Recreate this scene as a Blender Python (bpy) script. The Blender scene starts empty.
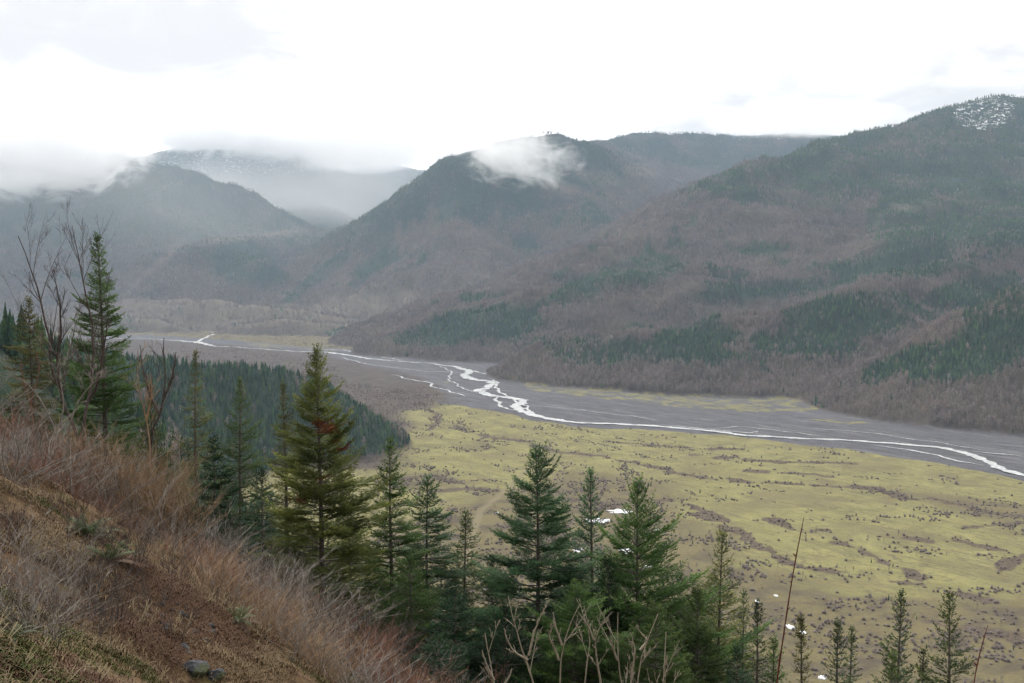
import bpy, math, random
import numpy as np
from mathutils import Vector, Matrix

rnd = random.Random(7)
RS = np.random.RandomState(11)
scene = bpy.context.scene
col = scene.collection
W, H, F = 1024.0, 683.0, 1100.0
CAM = np.array([0.0, 0.0, 240.0])
PITCH = math.atan(71.5 / F)
CP, SP = math.cos(PITCH), math.sin(PITCH)

# ------------------------------------------------------------------ projection (planning only)
def at(px, py, Y):
    """world point seen at (px,py) at forward distance Y"""
    u = (px - 512.0) / F; v = (341.5 - py) / F
    d = np.array([u, CP + v * SP, -SP + v * CP])
    return CAM + d * (Y / d[1])
def on_floor(px, py, z=0.0):
    u = (px - 512.0) / F; v = (341.5 - py) / F
    d = np.array([u, CP + v * SP, -SP + v * CP])
    return CAM + d * ((z - CAM[2]) / d[2])
def project(x, y, z):
    dz = z - CAM[2]
    w = y * CP - dz * SP
    v = y * SP + dz * CP
    w = np.where(w < 0.01, 0.01, w)
    return 512 + F * x / w, 341.5 - F * v / w

# ------------------------------------------------------------------ noise
_PERM = np.random.RandomState(3).permutation(4096).astype(np.int64)
_ANG = np.random.RandomState(4).rand(4096) * 2 * np.pi
def perlin(x, y, seed=0):
    xi = np.floor(x).astype(np.int64); yi = np.floor(y).astype(np.int64)
    fx = x - xi; fy = y - yi
    def g(ix, iy, dx, dy):
        h = _PERM[(_PERM[(ix + seed * 131) & 4095] + iy) & 4095]
        a = _ANG[h]
        return np.cos(a) * dx + np.sin(a) * dy
    u = fx * fx * fx * (fx * (fx * 6 - 15) + 10); v = fy * fy * fy * (fy * (fy * 6 - 15) + 10)
    n00 = g(xi, yi, fx, fy); n10 = g(xi + 1, yi, fx - 1, fy)
    n01 = g(xi, yi + 1, fx, fy - 1); n11 = g(xi + 1, yi + 1, fx - 1, fy - 1)
    return ((n00 * (1 - u) + n10 * u) * (1 - v) + (n01 * (1 - u) + n11 * u) * v) * 1.5
def fbm(x, y, oct=4, seed=0, gain=0.5):
    s = 0; a = 1.0; f = 1.0
    for i in range(oct):
        s = s + a * perlin(x * f + 17.3 * i, y * f - 9.1 * i, seed + i); a *= gain; f *= 2.03
    return s
def ridged(x, y, oct=4, seed=0):
    s = 0; a = 1.0; f = 1.0
    for i in range(oct):
        s = s + a * (1 - np.abs(perlin(x * f + 7.7 * i, y * f + 3.1 * i, seed + i)) * 2); a *= 0.5; f *= 2.1
    return s / 1.9
def sstep(a, b, x):
    t = np.clip((x - a) / (b - a), 0, 1); return t * t * (3 - 2 * t)

# ------------------------------------------------------------------ terrain
def near_rel(x, y):
    """hillside the camera stands on, height relative to the camera"""
    a = -0.60 * x
    a = np.where(x < -22, 13.2 + 26 * np.tanh((-x - 22) / 46.0), a)
    b = -0.34 * y
    b = np.where(y < 0, 20 * np.tanh(-y / 45.0), b)
    q = np.where(y > 22, -0.004 * np.minimum(y - 22, 45) ** 2 - 0.85 * np.maximum(y - 67, 0), 0)
    return -2.2 + a + b + q

SPINES = []
def spine(pts, slope, w):
    SPINES.append((np.array([at(*p) for p in pts]), slope, w))
# right: nearest spur at the lower right
spine([(782, 402, 2040), (815, 388, 2020), (850, 374, 2000), (900, 352, 1980), (955, 325, 1960), (1024, 288, 1930), (1120, 245, 1950), (1300, 190, 2080)], .56, 20)
# middle spur behind it
spine([(506, 374, 2540), (532, 352, 2500), (565, 338, 2450), (620, 333, 2370), (690, 325, 2340), (760, 310, 2350), (840, 292, 2430), (930, 262, 2720), (1024, 226, 3200), (1150, 180, 3800)], .58, 22)
spine([(690, 354, 2240), (740, 352, 2220), (790, 358, 2190)], .45, 30)
spine([(850, 300, 2820), (880, 270, 3100), (905, 235, 3450), (925, 205, 3800), (960, 170, 4300), (990, 120, 4800)], .45, 90)
spine([(1024, 250, 3100), (1000, 215, 3550), (990, 190, 3900)], .42, 90)
# front crest with dark wood below
spine([(372, 344, 3330), (400, 324, 3280), (440, 304, 3220), (500, 290, 3160), (560, 280, 3130), (620, 266, 3180), (690, 256, 3290), (760, 250, 3450), (830, 222, 3850), (880, 190, 4300)], .58, 30)
# big skyline spur on the right
spine([(372, 338, 3500), (420, 308, 3560), (470, 286, 3620), (512, 278, 3680), (560, 264, 3740), (600, 246, 3800), (660, 216, 3950), (700, 196, 4050), (740, 168, 4200), (780, 152, 4400), (830, 138, 4600), (880, 124, 4800), (930, 106, 5000), (975, 94, 5200), (1010, 90, 5300), (1060, 100, 5300), (1200, 130, 5400), (1500, 160, 5400)], .48, 60)
# centre mountain
spine([(262, 312, 5000), (290, 296, 5100), (330, 268, 5250), (365, 250, 5350), (392, 232, 5450), (412, 204, 5550), (432, 178, 5650), (462, 154, 5750), (495, 138, 5850), (515, 134, 5900), (545, 128, 5950), (575, 137, 6050), (600, 145, 6200)], .8, 90)
spine([(560, 140, 6000), (585, 190, 5500), (615, 225, 5000)], .6, 90)
spine([(462, 160, 5750), (470, 230, 5000), (480, 270, 4500)], .65, 80)
spine([(575, 142, 6600), (600, 139, 7400), (640, 132, 7800), (690, 131, 8000), (735, 134, 8200), (800, 134, 8400), (870, 132, 8800), (950, 140, 9000), (1100, 150, 9000)], .65, 160)
spine([(690, 135, 8000), (660, 180, 7000), (650, 215, 6200)], .42, 140)
# low benches at the head of the valley
spine([(60, 300, 4800), (130, 294, 4750), (180, 296, 4650), (225, 300, 4550), (262, 303, 4500), (300, 306, 4400), (350, 316, 4150), (400, 322, 3950), (430, 326, 3800)], .45, 40)
spine([(205, 330, 4150), (235, 320, 4200), (270, 314, 4200), (330, 320, 4050), (380, 332, 3800)], .6, 30)
spine([(40, 318, 4300), (100, 312, 4350), (160, 316, 4300), (190, 328, 4200)], .6, 30)
# left mountain
spine([(-320, 190, 6300), (-150, 215, 6500), (-60, 205, 6600), (0, 196, 6700), (35, 180, 6850), (75, 166, 6950), (100, 155, 7000), (125, 153, 7050), (160, 160, 7050), (200, 176, 7000), (250, 200, 6800), (300, 222, 6500), (345, 246, 6250), (385, 268, 6100)], .5, 110)
spine([(100, 158, 7000), (95, 200, 6300), (80, 240, 5700), (60, 275, 5250)], .5, 90)
spine([(20, 190, 6800), (0, 235, 5900), (-20, 280, 5200)], .5, 90)
# near left foot spur with a road line
spine([(120, 300, 4900), (145, 280, 5150), (165, 260, 5350), (190, 244, 5600), (230, 238, 5800), (290, 232, 6100), (340, 238, 6300)], .5, 80)
spine([(215, 240, 5700), (250, 262, 5400), (285, 290, 5100)], .5, 80)
# far back left range
spine([(60, 190, 10500), (150, 165, 10300), (200, 144, 10200), (240, 137, 10200), (280, 146, 10000), (330, 156, 10200), (380, 162, 10500), (430, 170, 10800), (520, 190, 11000)], .42, 200)
spine([(240, 140, 10100), (275, 175, 9000), (310, 205, 8000), (350, 230, 7200), (385, 250, 6800)], .42, 160)
spine([(380, 165, 10400), (395, 200, 9000), (400, 235, 7800)], .42, 160)
# wooded bench below the camera, left
spine([(-500, 300, 900), (-150, 306, 1050), (-20, 318, 1180), (60, 338, 1280), (130, 352, 1360), (180, 357, 1420), (240, 360, 1460), (280, 364, 1480), (300, 370, 1500), (312, 384, 1500)], .68, 16)
# knoll at far left edge
spine([(-300, 200, 330), (-120, 250, 380), (-40, 292, 430), (2, 306, 450), (12, 325, 460)], 1.0, 10)

def spine_h(x, y, S, cap=None):
    pts, slope, w = S
    best = np.full(x.shape, -1e4)
    for i in range(len(pts) - 1):
        a, b = pts[i], pts[i + 1]
        dx, dy = b[0] - a[0], b[1] - a[1]
        t = np.clip(((x - a[0]) * dx + (y - a[1]) * dy) / (dx * dx + dy * dy), 0, 1)
        d = np.hypot(x - (a[0] + t * dx), y - (a[1] + t * dy))
        z = a[2] + t * (b[2] - a[2])
        g = slope * (np.sqrt(d * d + w * w) - w)
        best = np.maximum(best, z - g)
    return best

def height(x, y):
    x = np.asarray(x, float); y = np.asarray(y, float)
    r = np.hypot(x, y)
    wx = x + 90 * fbm(x / 700, y / 700, 3, 5) * sstep(1800, 4000, r)
    wy = y + 90 * fbm(x / 700, y / 700, 3, 9) * sstep(1800, 4000, r)
    acc = None; mx = np.full(x.shape, 0.0)
    hs = [spine_h(wx, wy, S) for S in SPINES]
    mx = np.maximum.reduce(hs + [np.zeros_like(x)])
    k = 8.0
    acc = np.exp((0 - mx) / k)
    for h_ in hs:
        acc = acc + np.exp(np.maximum(h_ - mx, -300) / k)
    h = mx + k * np.log(acc) 
    h = np.where(mx < 1, np.maximum(h - k * np.log(1.0 + 1e-9), 0), h)
    base = np.maximum(h - 10, 0)
    amp = sstep(0, 220, base)
    far = sstep(1300, 2600, r)
    gul = ridged(x / 420, y / 420, 4, 21) - 0.5
    h2 = base + amp * far * ((44 - 24 * sstep(4300, 5200, r)) * gul + (30 - 14 * sstep(4300, 5200, r)) * fbm(x / 900, y / 900, 3, 31)) + sstep(5, 60, base) * sstep(1500, 2200, r) * 15 * (ridged(x / 190 + .3 * y / 190, y / 150, 3, 35) - .5) + sstep(2, 50, base) * (5 * fbm(x / 90, y / 90, 3, 41))
    ph = 2 * np.pi * (h2 / 92.0 + 1.3 * fbm(x / 800, y / 800, 3, 37) + x / 1500)
    h2 = h2 + .66 * 92.0 / (2 * np.pi) * (np.sin(ph) + .25 * np.sin(2 * ph + 1)) * sstep(12, 70, h2) * sstep(1900, 2400, r) * sstep(5200, 4500, r) * (.45 + .55 * sstep(-.3, .3, fbm(x / 500, y / 500, 2, 39)))
    h2 = np.where(base <= 0.01, 0, np.maximum(h2, 0))
    nr = near_rel(x, y) + CAM[2]
    det = np.where(r < 250, 0.0, 6 * fbm(x / 60, y / 60, 2, 51) * sstep(250, 500, r))
    nr = nr + det
    h3 = np.maximum(h2, nr)
    # floor relief
    fl = 0.7 * fbm(x / 40, y / 40, 3, 61) * sstep(6, 0, h3)
    return h3 + np.where(r > 300, fl, 0)

def near_height(x, y):
    x = np.asarray(x, float); y = np.asarray(y, float)
    r = np.hypot(x, y)
    k = sstep(140, 60, r)
    return height(x, y) + k * (0.22 * fbm(x / 2.3, y / 2.3, 3, 71) + 0.45 * fbm(x / 8.0, y / 8.0, 2, 81) * sstep(3, 9, r) + 0.035 * fbm(x / .35, y / .35, 2, 91))
def ground(x, y):
    return float(near_height(np.array([x]), np.array([y]))[0])
def hit_near(px, py):
    """walk the ray until it meets the near ground"""
    Y = 2.0
    while Y < 200:
        p = at(px, py, Y)
        if p[2] < ground(p[0], p[1]): return p
        Y *= 1.01
    return None

# ------------------------------------------------------------------ mesh helpers
def mesh_from(name, V, Fc, sizes=None, attrs=None, smooth=False):
    """V (n,3); Fc (m,k) int array of equal sized faces"""
    me = bpy.data.meshes.new(name)
    V = np.ascontiguousarray(V, np.float32); Fc = np.ascontiguousarray(Fc, np.int32)
    m, k = Fc.shape
    me.vertices.add(len(V)); me.vertices.foreach_set('co', V.ravel())
    me.loops.add(m * k); me.loops.foreach_set('vertex_index', Fc.ravel())
    me.polygons.add(m)
    me.polygons.foreach_set('loop_start', np.arange(0, m * k, k, dtype=np.int32))
    me.polygons.foreach_set('loop_total', np.full(m, k, np.int32))
    if smooth: me.polygons.foreach_set('use_smooth', np.ones(m, bool))
    for nm, arr in (attrs or {}).items():
        a = me.attributes.new(nm, 'FLOAT', 'POINT'); a.data.foreach_set('value', np.ascontiguousarray(arr, np.float32))
    me.update(); me.validate()
    return me
def link(name, me, mat=None, parent=None, loc=None, **props):
    o = bpy.data.objects.new(name, me); col.objects.link(o)
    if mat is not None and me is not None and not me.materials: me.materials.append(mat)
    if parent is not None: o.parent = parent
    if loc is not None: o.location = loc
    for k, v in props.items(): o[k] = v
    return o
def empty(name, loc, rz=0, scale=1, **props):
    o = bpy.data.objects.new(name, None); col.objects.link(o)
    o.location = loc; o.rotation_euler = (0, 0, rz); o.scale = (scale,) * 3
    o.empty_display_size = 0.3
    for k, v in props.items(): o[k] = v
    return o

def tubes(P, R, sides=3):
    """P (N,n,3) polylines, R (N,n) radii -> verts, quads"""
    N, n, _ = P.shape
    T = np.gradient(P, axis=1); T /= np.linalg.norm(T, axis=2, keepdims=True) + 1e-9
    ref = np.tile(np.array([0.31, 0.17, 0.93]), (N, n, 1))
    A = np.cross(T, ref); A /= np.linalg.norm(A, axis=2, keepdims=True) + 1e-9
    B = np.cross(T, A)
    ang = np.arange(sides) * 2 * np.pi / sides
    V = P[:, :, None, :] + R[:, :, None, None] * (np.cos(ang)[None, None, :, None] * A[:, :, None, :] + np.sin(ang)[None, None, :, None] * B[:, :, None, :])
    idx = np.arange(N * n * sides).reshape(N, n, sides)
    a = idx[:, :-1, :]; b = idx[:, 1:, :]
    Q = np.stack([a, np.roll(a, -1, 2), np.roll(b, -1, 2), b], -1).reshape(-1, 4)
    return V.reshape(-1, 3), Q
def merge(parts):
    Vs, Fs, o = [], [], 0
    for V, Q in parts:
        Vs.append(V); Fs.append(Q + o); o += len(V)
    return np.concatenate(Vs), np.concatenate(Fs)

# ------------------------------------------------------------------ materials
def new_mat(name):
    m = bpy.data.materials.new(name); m.use_nodes = True
    nt = m.node_tree; nt.nodes.clear()
    out = nt.nodes.new('ShaderNodeOutputMaterial')
    return m, nt, out
class NT:
    def __init__(s, nt): s.nt = nt; s.L = nt.links
    def n(s, t, ins=None, **kw):
        nd = s.nt.nodes.new(t)
        for k, v in kw.items(): setattr(nd, k, v)
        for k, v in (ins or {}).items():
            sock = nd.inputs[k]
            if isinstance(v, bpy.types.NodeSocket): s.L.new(v, sock)
            else: sock.default_value = v
        return nd
    def noise(s, vec, scale, detail=4, rough=.55, dist=0.0):
        return s.n('ShaderNodeTexNoise', {'Vector': vec, 'Scale': scale, 'Detail': detail, 'Roughness': rough, 'Distortion': dist}).outputs['Fac']
    def ramp(s, fac, a, b):
        return s.n('ShaderNodeMapRange', {'Value': fac, 'From Min': a, 'From Max': b}, interpolation_type='SMOOTHSTEP').outputs['Result']
    def mix(s, fac, a, b):
        nd = s.n('ShaderNodeMix', None, data_type='RGBA')
        for k, v in ((0, fac), (6, a), (7, b)):
            if isinstance(v, bpy.types.NodeSocket): s.L.new(v, nd.inputs[k])
            else: nd.inputs[k].default_value = v if k == 0 else (*v, 1) if len(v) == 3 else v
        return nd.outputs[2]
    def math(s, op, a, b=0.0, c=0.0):
        nd = s.n('ShaderNodeMath', {0: a, 1: b, 2: c}, operation=op); return nd.outputs[0]
    def attr(s, nm): return s.n('ShaderNodeAttribute', attribute_name=nm).outputs['Fac']
    def obj(s): return s.n('ShaderNodeTexCoord').outputs['Object']
    def mapping(s, vec, scale=(1, 1, 1), rot=(0, 0, 0)):
        return s.n('ShaderNodeMapping', {'Vector': vec, 'Scale': scale, 'Rotation': rot}).outputs[0]
def bsdf(T, out, colr, rough=.9, bump=None, spec=.2, **ins):
    d = {'Base Color': colr, 'Roughness': rough, 'Specular IOR Level': spec}; d.update(ins)
    b = T.n('ShaderNodeBsdfPrincipled', {})
    for k, v in d.items():
        if isinstance(v, bpy.types.NodeSocket): T.L.new(v, b.inputs[k])
        else: b.inputs[k].default_value = (*v, 1) if isinstance(v, tuple) and len(v) == 3 else v
    if bump is not None:
        bn = T.n('ShaderNodeBump', {'Height': bump[0], 'Strength': bump[1], 'Distance': bump[2]})
        T.L.new(bn.outputs[0], b.inputs['Normal'])
    T.L.new(b.outputs[0], out.inputs[0])
    return b

def foliage_mat(name, dark, light, var=.25, brown=None):
    m, nt, out = new_mat(name); T = NT(nt)
    oi = T.n('ShaderNodeObjectInfo').outputs['Random']
    tip = T.attr('tip')
    c = T.mix(tip, dark, light)
    nz = T.noise(T.obj(), 1.1, 2)
    c2 = T.mix(T.ramp(nz, .35, .7), c, tuple(v * .6 for v in dark))
    hsv = T.n('ShaderNodeHueSaturation', {'Hue': T.math('MULTIPLY_ADD', oi, .03, .485), 'Saturation': 1.0, 'Value': T.math('MULTIPLY_ADD', oi, var * 2, 1 - var), 'Color': c2})
    b = bsdf(T, out, hsv.outputs[0], .6, None, .25)
    tr = T.n('ShaderNodeBsdfTranslucent', {'Color': hsv.outputs[0]})
    mx = T.n('ShaderNodeMixShader', {0: .25, 1: b.outputs[0], 2: tr.outputs[0]})
    T.L.new(mx.outputs[0], out.inputs[0])
    return m
def wood_mat(name, a, b_, scale=8, var=.2):
    m, nt, out = new_mat(name); T = NT(nt)
    oi = T.n('ShaderNodeObjectInfo').outputs['Random']
    nz = T.noise(T.obj(), scale, 4)
    c = T.mix(T.ramp(nz, .3, .7), a, b_)
    hsv = T.n('ShaderNodeHueSaturation', {'Value': T.math('MULTIPLY_ADD', oi, var * 2, 1 - var), 'Color': c})
    bsdf(T, out, hsv.outputs[0], .85)
    return m

def cols(name, stops):  # helper not used for images
    pass

# ---- far hills ground
def mat_hills():
    m, nt, out = new_mat('hill_ground'); T = NT(nt); P = T.obj()
    n1 = T.noise(P, .004, 6, .6); n2 = T.noise(P, .03, 5, .65)
    c = T.mix(T.ramp(n2, .3, .7), (.06, .048, .040), (.10, .082, .066))
    c = T.mix(T.math('MULTIPLY', T.ramp(n1, .45, .6), .6), c, (.10, .085, .055))
    con = T.attr('conifer')
    c = T.mix(con, c, T.mix(T.ramp(n2, .3, .7), (.022, .036, .024), (.035, .055, .035)))
    cut = T.attr('clearcut')
    c = T.mix(cut, c, T.mix(T.ramp(n2, .3, .7), (.16, .13, .11), (.2, .17, .12)))
    sn = T.attr('snow')
    sv = T.n('ShaderNodeTexNoise', {'Vector': T.mapping(P, (1, 1, .35)), 'Scale': .045, 'Detail': 6, 'Roughness': .75}).outputs['Fac']
    sm = T.ramp(T.math('MULTIPLY_ADD', sn, .30, sv), .84, .88)
    c = T.mix(sm, c, (.85, .87, .9))
    bsdf(T, out, c, .95, (n2, .6, 3.0), .05)
    return m
def mat_floor():
    m, nt, out = new_mat('valley_ground'); T = NT(nt); P = T.obj()
    ang = math.atan2(-2200, 1670)
    Pr = T.n('ShaderNodeVectorRotate', {'Vector': P, 'Angle': -ang}, rotation_type='Z_AXIS').outputs[0]
    Ps = T.mapping(Pr, (.22, 1, 1))
    g = T.attr('gravel'); y = T.attr('scrub'); k = T.attr('moss')
    n_big = T.noise(P, .006, 5, .6); n_mid = T.noise(P, .03, 6, .62, .4); n_fine = T.noise(P, .35, 5, .7)
    st = T.noise(Ps, .035, 7, .66, .8); st2 = T.noise(Ps, .09, 6, .7, 1.2)
    # moss meadow
    moss = T.mix(T.ramp(n_mid, .25, .75), (.185, .176, .074), (.290, .270, .108))
    moss = T.mix(T.math('MULTIPLY', T.ramp(n_fine, .45, .75), .45), moss, (.13, .115, .06))
    # abandoned channels: thin dark lines along iso-levels of stretched noise
    ln = T.math('ABSOLUTE', T.math('SUBTRACT', st, .5))
    lnm = T.math('MULTIPLY', T.ramp(ln, .016, .003), T.ramp(n_big, .36, .52))
    ln2 = T.math('ABSOLUTE', T.math('SUBTRACT', st2, .48))
    lnm2 = T.math('MULTIPLY', T.ramp(ln2, .02, .004), .55)
    moss = T.mix(T.math('MULTIPLY', T.math('MAXIMUM', lnm, lnm2), .75), moss, (.085, .07, .055))
    moss = T.mix(T.math('MULTIPLY', T.ramp(st2, .50, .66), .8), moss, (.14, .12, .066))
    moss = T.mix(T.math('MULTIPLY', T.ramp(T.noise(P, .011, 5, .6, .5), .48, .64), .6), moss, (.15, .125, .07))
    moss = T.mix(T.math('MULTIPLY', T.ramp(T.noise(P, .13, 5, .7), .55, .68), .7), moss, (.10, .082, .058))
    # scrub ground : brown olive with purple brown patches
    sc = T.mix(T.ramp(n_mid, .3, .62), (.095, .078, .056), (.175, .15, .072))
    sc = T.mix(T.math('MULTIPLY', T.ramp(n_fine, .4, .7), .5), sc, (.075, .058, .052))
    edge = T.math('ADD', y, T.math('MULTIPLY', T.math('SUBTRACT', n_mid, .5), 1.5))
    c = T.mix(T.ramp(edge, .35, .75), moss, sc)
    c = T.mix(T.ramp(T.math('ADD', T.attr('gully'), T.math('MULTIPLY', T.math('SUBTRACT', n_mid, .5), 1.1)), .3, .8), c, T.mix(T.ramp(n_fine, .4, .65), (.075, .058, .045), (.15, .118, .075)))
    # gravel bars
    gr = T.mix(T.ramp(n_fine, .3, .7), (.078, .076, .082), (.145, .142, .150))
    gr = T.mix(T.math('MULTIPLY', T.ramp(st, .42, .62), .5), gr, (.085, .08, .082))
    st3 = T.noise(T.mapping(Pr, (.10, 1, 1)), .05, 6, .7, .6); st4 = T.noise(T.mapping(Pr, (.14, 1, 1)), .16, 5, .7, .5)
    gr = T.mix(T.math('MULTIPLY', T.ramp(st3, .50, .64), .55), gr, (.20, .195, .20))
    gr = T.mix(T.math('MULTIPLY', T.ramp(st4, .52, .62), .8), gr, (.055, .052, .055))
    gl = T.math('MULTIPLY', T.ramp(T.math('ABSOLUTE', T.math('SUBTRACT', st2, .52)), .018, .004), .6)
    gr = T.mix(gl, gr, (.05, .048, .05))
    gmoss = T.ramp(T.math('ADD', T.math('MULTIPLY', k, .53), T.math('MULTIPLY', T.math('SUBTRACT', T.math('ADD', T.math('MULTIPLY', st2, .6), T.math('MULTIPLY', n_mid, .5)), .55), 2.6)), .48, .66)
    gr = T.mix(gmoss, gr, T.mix(T.ramp(n_fine, .35, .7), (.17, .158, .075), (.25, .23, .10)))
    ge = T.ramp(T.math('ADD', g, T.math('MULTIPLY', T.math('SUBTRACT', n_mid, .5), .5)), .42, .52)
    c = T.mix(ge, c, gr)
    tk = T.attr('track')
    c = T.mix(T.math('MULTIPLY', tk, .8), c, (.2, .17, .105))
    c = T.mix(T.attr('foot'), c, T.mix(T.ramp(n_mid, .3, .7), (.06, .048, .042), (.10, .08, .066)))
    bh = T.math('ADD', T.math('MULTIPLY', n_mid, 2.0), n_fine)
    bsdf(T, out, c, .95, (bh, .5, 1.2), .05)
    return m
def mat_near():
    m, nt, out = new_mat('hillside_ground'); T = NT(nt); P = T.obj()
    n1 = T.noise(P, .45, 5, .6); n2 = T.noise(P, 3.0, 6, .7); n3 = T.noise(P, 22, 4, .7)
    c = T.mix(T.ramp(n1, .35, .65), (.100, .060, .034), (.165, .105, .055))
    c = T.mix(T.ramp(n2, .5, .62), c, (.055, .030, .019))
    c = T.mix(T.math('MULTIPLY', T.ramp(n3, .45, .75), .7), c, (.19, .14, .085))
    n4 = T.noise(P, .8, 4, .6)
    c = T.mix(T.math('MULTIPLY', T.ramp(n4, .56, .7), .55), c, (.085, .10, .028))
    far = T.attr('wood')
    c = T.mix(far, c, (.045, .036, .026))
    bsdf(T, out, c, .95, (T.math('ADD', n2, T.math('MULTIPLY', n3, .4)), .8, .08), .1)
    return m

M_HILL, M_FLOOR, M_NEAR = mat_hills(), mat_floor(), mat_near()

# ------------------------------------------------------------------ polygons traced on the valley floor (in plan)
def plan(pts): return np.array([on_floor(*p)[:2] for p in pts])
def poly_sd(x, y, poly):
    """signed distance, positive inside"""
    inside = np.zeros(x.shape, bool); d = np.full(x.shape, 1e9)
    n = len(poly)
    for i in range(n):
        a = poly[i]; b = poly[(i + 1) % n]
        c = ((a[1] > y) != (b[1] > y)) & (x < (b[0] - a[0]) * (y - a[1]) / ((b[1] - a[1]) + 1e-12) + a[0])
        inside ^= c
        ex, ey = b[0] - a[0], b[1] - a[1]
        t = np.clip(((x - a[0]) * ex + (y - a[1]) * ey) / (ex * ex + ey * ey + 1e-9), 0, 1)
        d = np.minimum(d, np.hypot(x - a[0] - t * ex, y - a[1] - t * ey))
    return np.where(inside, d, -d)
def line_d(x, y, pts):
    d = np.full(x.shape, 1e9)
    for i in range(len(pts) - 1):
        a, b = pts[i], pts[i + 1]; ex, ey = b[0] - a[0], b[1] - a[1]
        t = np.clip(((x - a[0]) * ex + (y - a[1]) * ey) / (ex * ex + ey * ey + 1e-9), 0, 1)
        d = np.minimum(d, np.hypot(x - a[0] - t * ex, y - a[1] - t * ey))
    return d
GRAVEL = plan([(60, 334), (150, 335), (230, 340), (300, 347), (350, 349), (400, 356), (440, 360), (480, 350), (500, 360), (530, 365), (570, 365), (620, 368), (680, 370), (740, 375), (790, 385), (850, 395), (930, 410), (1024, 430), (1200, 460), (1200, 530), (1100, 506), (1024, 482), (980, 472), (930, 461), (870, 453), (800, 444), (720, 435), (640, 429), (590, 427), (545, 423), (510, 414), (470, 408), (440, 403), (440, 392), (425, 386), (398, 388), (352, 384), (335, 366), (300, 357), (240, 348), (180, 346), (60, 344)])
MOSSY = [plan(p) for p in ([(500, 372), (560, 368), (640, 372), (700, 380), (790, 390), (860, 408), (800, 413), (740, 412), (680, 408), (620, 401), (570, 395), (530, 391)],
                           [(352, 372), (375, 371), (392, 376), (395, 382), (375, 385), (356, 380)],
                           [(428, 377), (445, 379), (458, 385), (440, 383)], [(300, 348), (330, 349), (342, 352), (310, 351)],
                           [(245, 343), (275, 345), (290, 349), (255, 347)],
                           [(800, 418), (860, 421), (905, 429), (860, 427)])]
SCRUB = [plan(p) for p in ([(-200, 318), (400, 318), (420, 352), (340, 352), (230, 346), (60, 352), (-200, 352)],
                           [(60, 336), (150, 340), (300, 350), (350, 362), (400, 374), (436, 386), (450, 400), (405, 412), (390, 470), (300, 470), (150, 420)],
                           [(380, 520), (430, 512), (470, 500), (530, 482), (560, 470), (620, 468), (660, 490), (700, 520), (760, 560), (860, 590), (1000, 600), (1300, 640), (1300, 800), (200, 800), (300, 600)],
                           [(860, 487), (930, 488), (1024, 505), (1024, 530), (960, 515), (880, 500)],
                           [(385, 474), (440, 472), (452, 482), (400, 487)], [(470, 440), (490, 438), (498, 448), (474, 452)],
                           [(580, 500), (640, 508), (720, 545), (700, 570), (600, 560)])]
TRACK = plan([(536, 462), (505, 490), (480, 512), (470, 545), (462, 580)])
RIVER_MAIN = [(-60, 338), (60, 338), (150, 339), (180, 341), (196, 342), (212, 346), (240, 347.5), (280, 350.5), (302, 352), (325, 352), (345, 355), (370, 359), (405, 362), (432, 363.5), (455, 367), (470, 371), (463, 376), (474, 380), (492, 381), (491, 386), (479, 390), (485, 395), (508, 397.5), (525, 401), (514, 407), (524, 413), (548, 419.5), (572, 423), (612, 424.5), (660, 427), (700, 430), (740, 435), (800, 439), (850, 441), (900, 444), (940, 448), (970, 454), (990, 463), (1003, 471), (1024, 476), (1080, 486), (1180, 500)]
RIVER_MAIN_W = [12, 12, 12, 14, 30, 12, 10, 10, 12, 18, 14, 16, 10, 10, 16, 20, 22, 22, 20, 18, 20, 22, 20, 20, 18, 18, 17, 14, 13, 14, 13, 12, 11, 11, 12, 13, 14, 13, 12, 13, 13, 13]
BRAIDS = [([(322, 349), (342, 350), (352, 352), (366, 353), (380, 357), (405, 361)], 8), ([(393, 375), (410, 380), (430, 383), (436, 388), (452, 392), (466, 397)], 6),
          ([(466, 370), (488, 375), (497, 381), (496, 390), (508, 397)], 7), ([(497, 397), (497, 404), (505, 409), (516, 411)], 8),
          ([(508, 397), (522, 404), (530, 411), (534, 416)], 6), ([(655, 425), (690, 428), (740, 433), (756, 434), (752, 430), (757, 434)], 4), ([(872, 445), (905, 449), (935, 455), (960, 462), (985, 466)], 6),
          ([(955, 449), (985, 453), (1024, 457), (1080, 462)], 4), ([(500, 378), (492, 376), (488, 374)], 5), ([(520, 405), (560, 408), (600, 413), (640, 418), (660, 422)], 3), ([(440, 366), (452, 372), (448, 380), (462, 388), (480, 394)], 4), ([(700, 430), (740, 427), (790, 432), (830, 438)], 3),
          ([(340, 357), (365, 364), (395, 368), (430, 372), (455, 372)], 5), ([(800, 428), (850, 431), (920, 440), (990, 452)], 3), ([(195, 343), (205, 338), (214, 334), (210, 330), (222, 325)], 12)]

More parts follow.
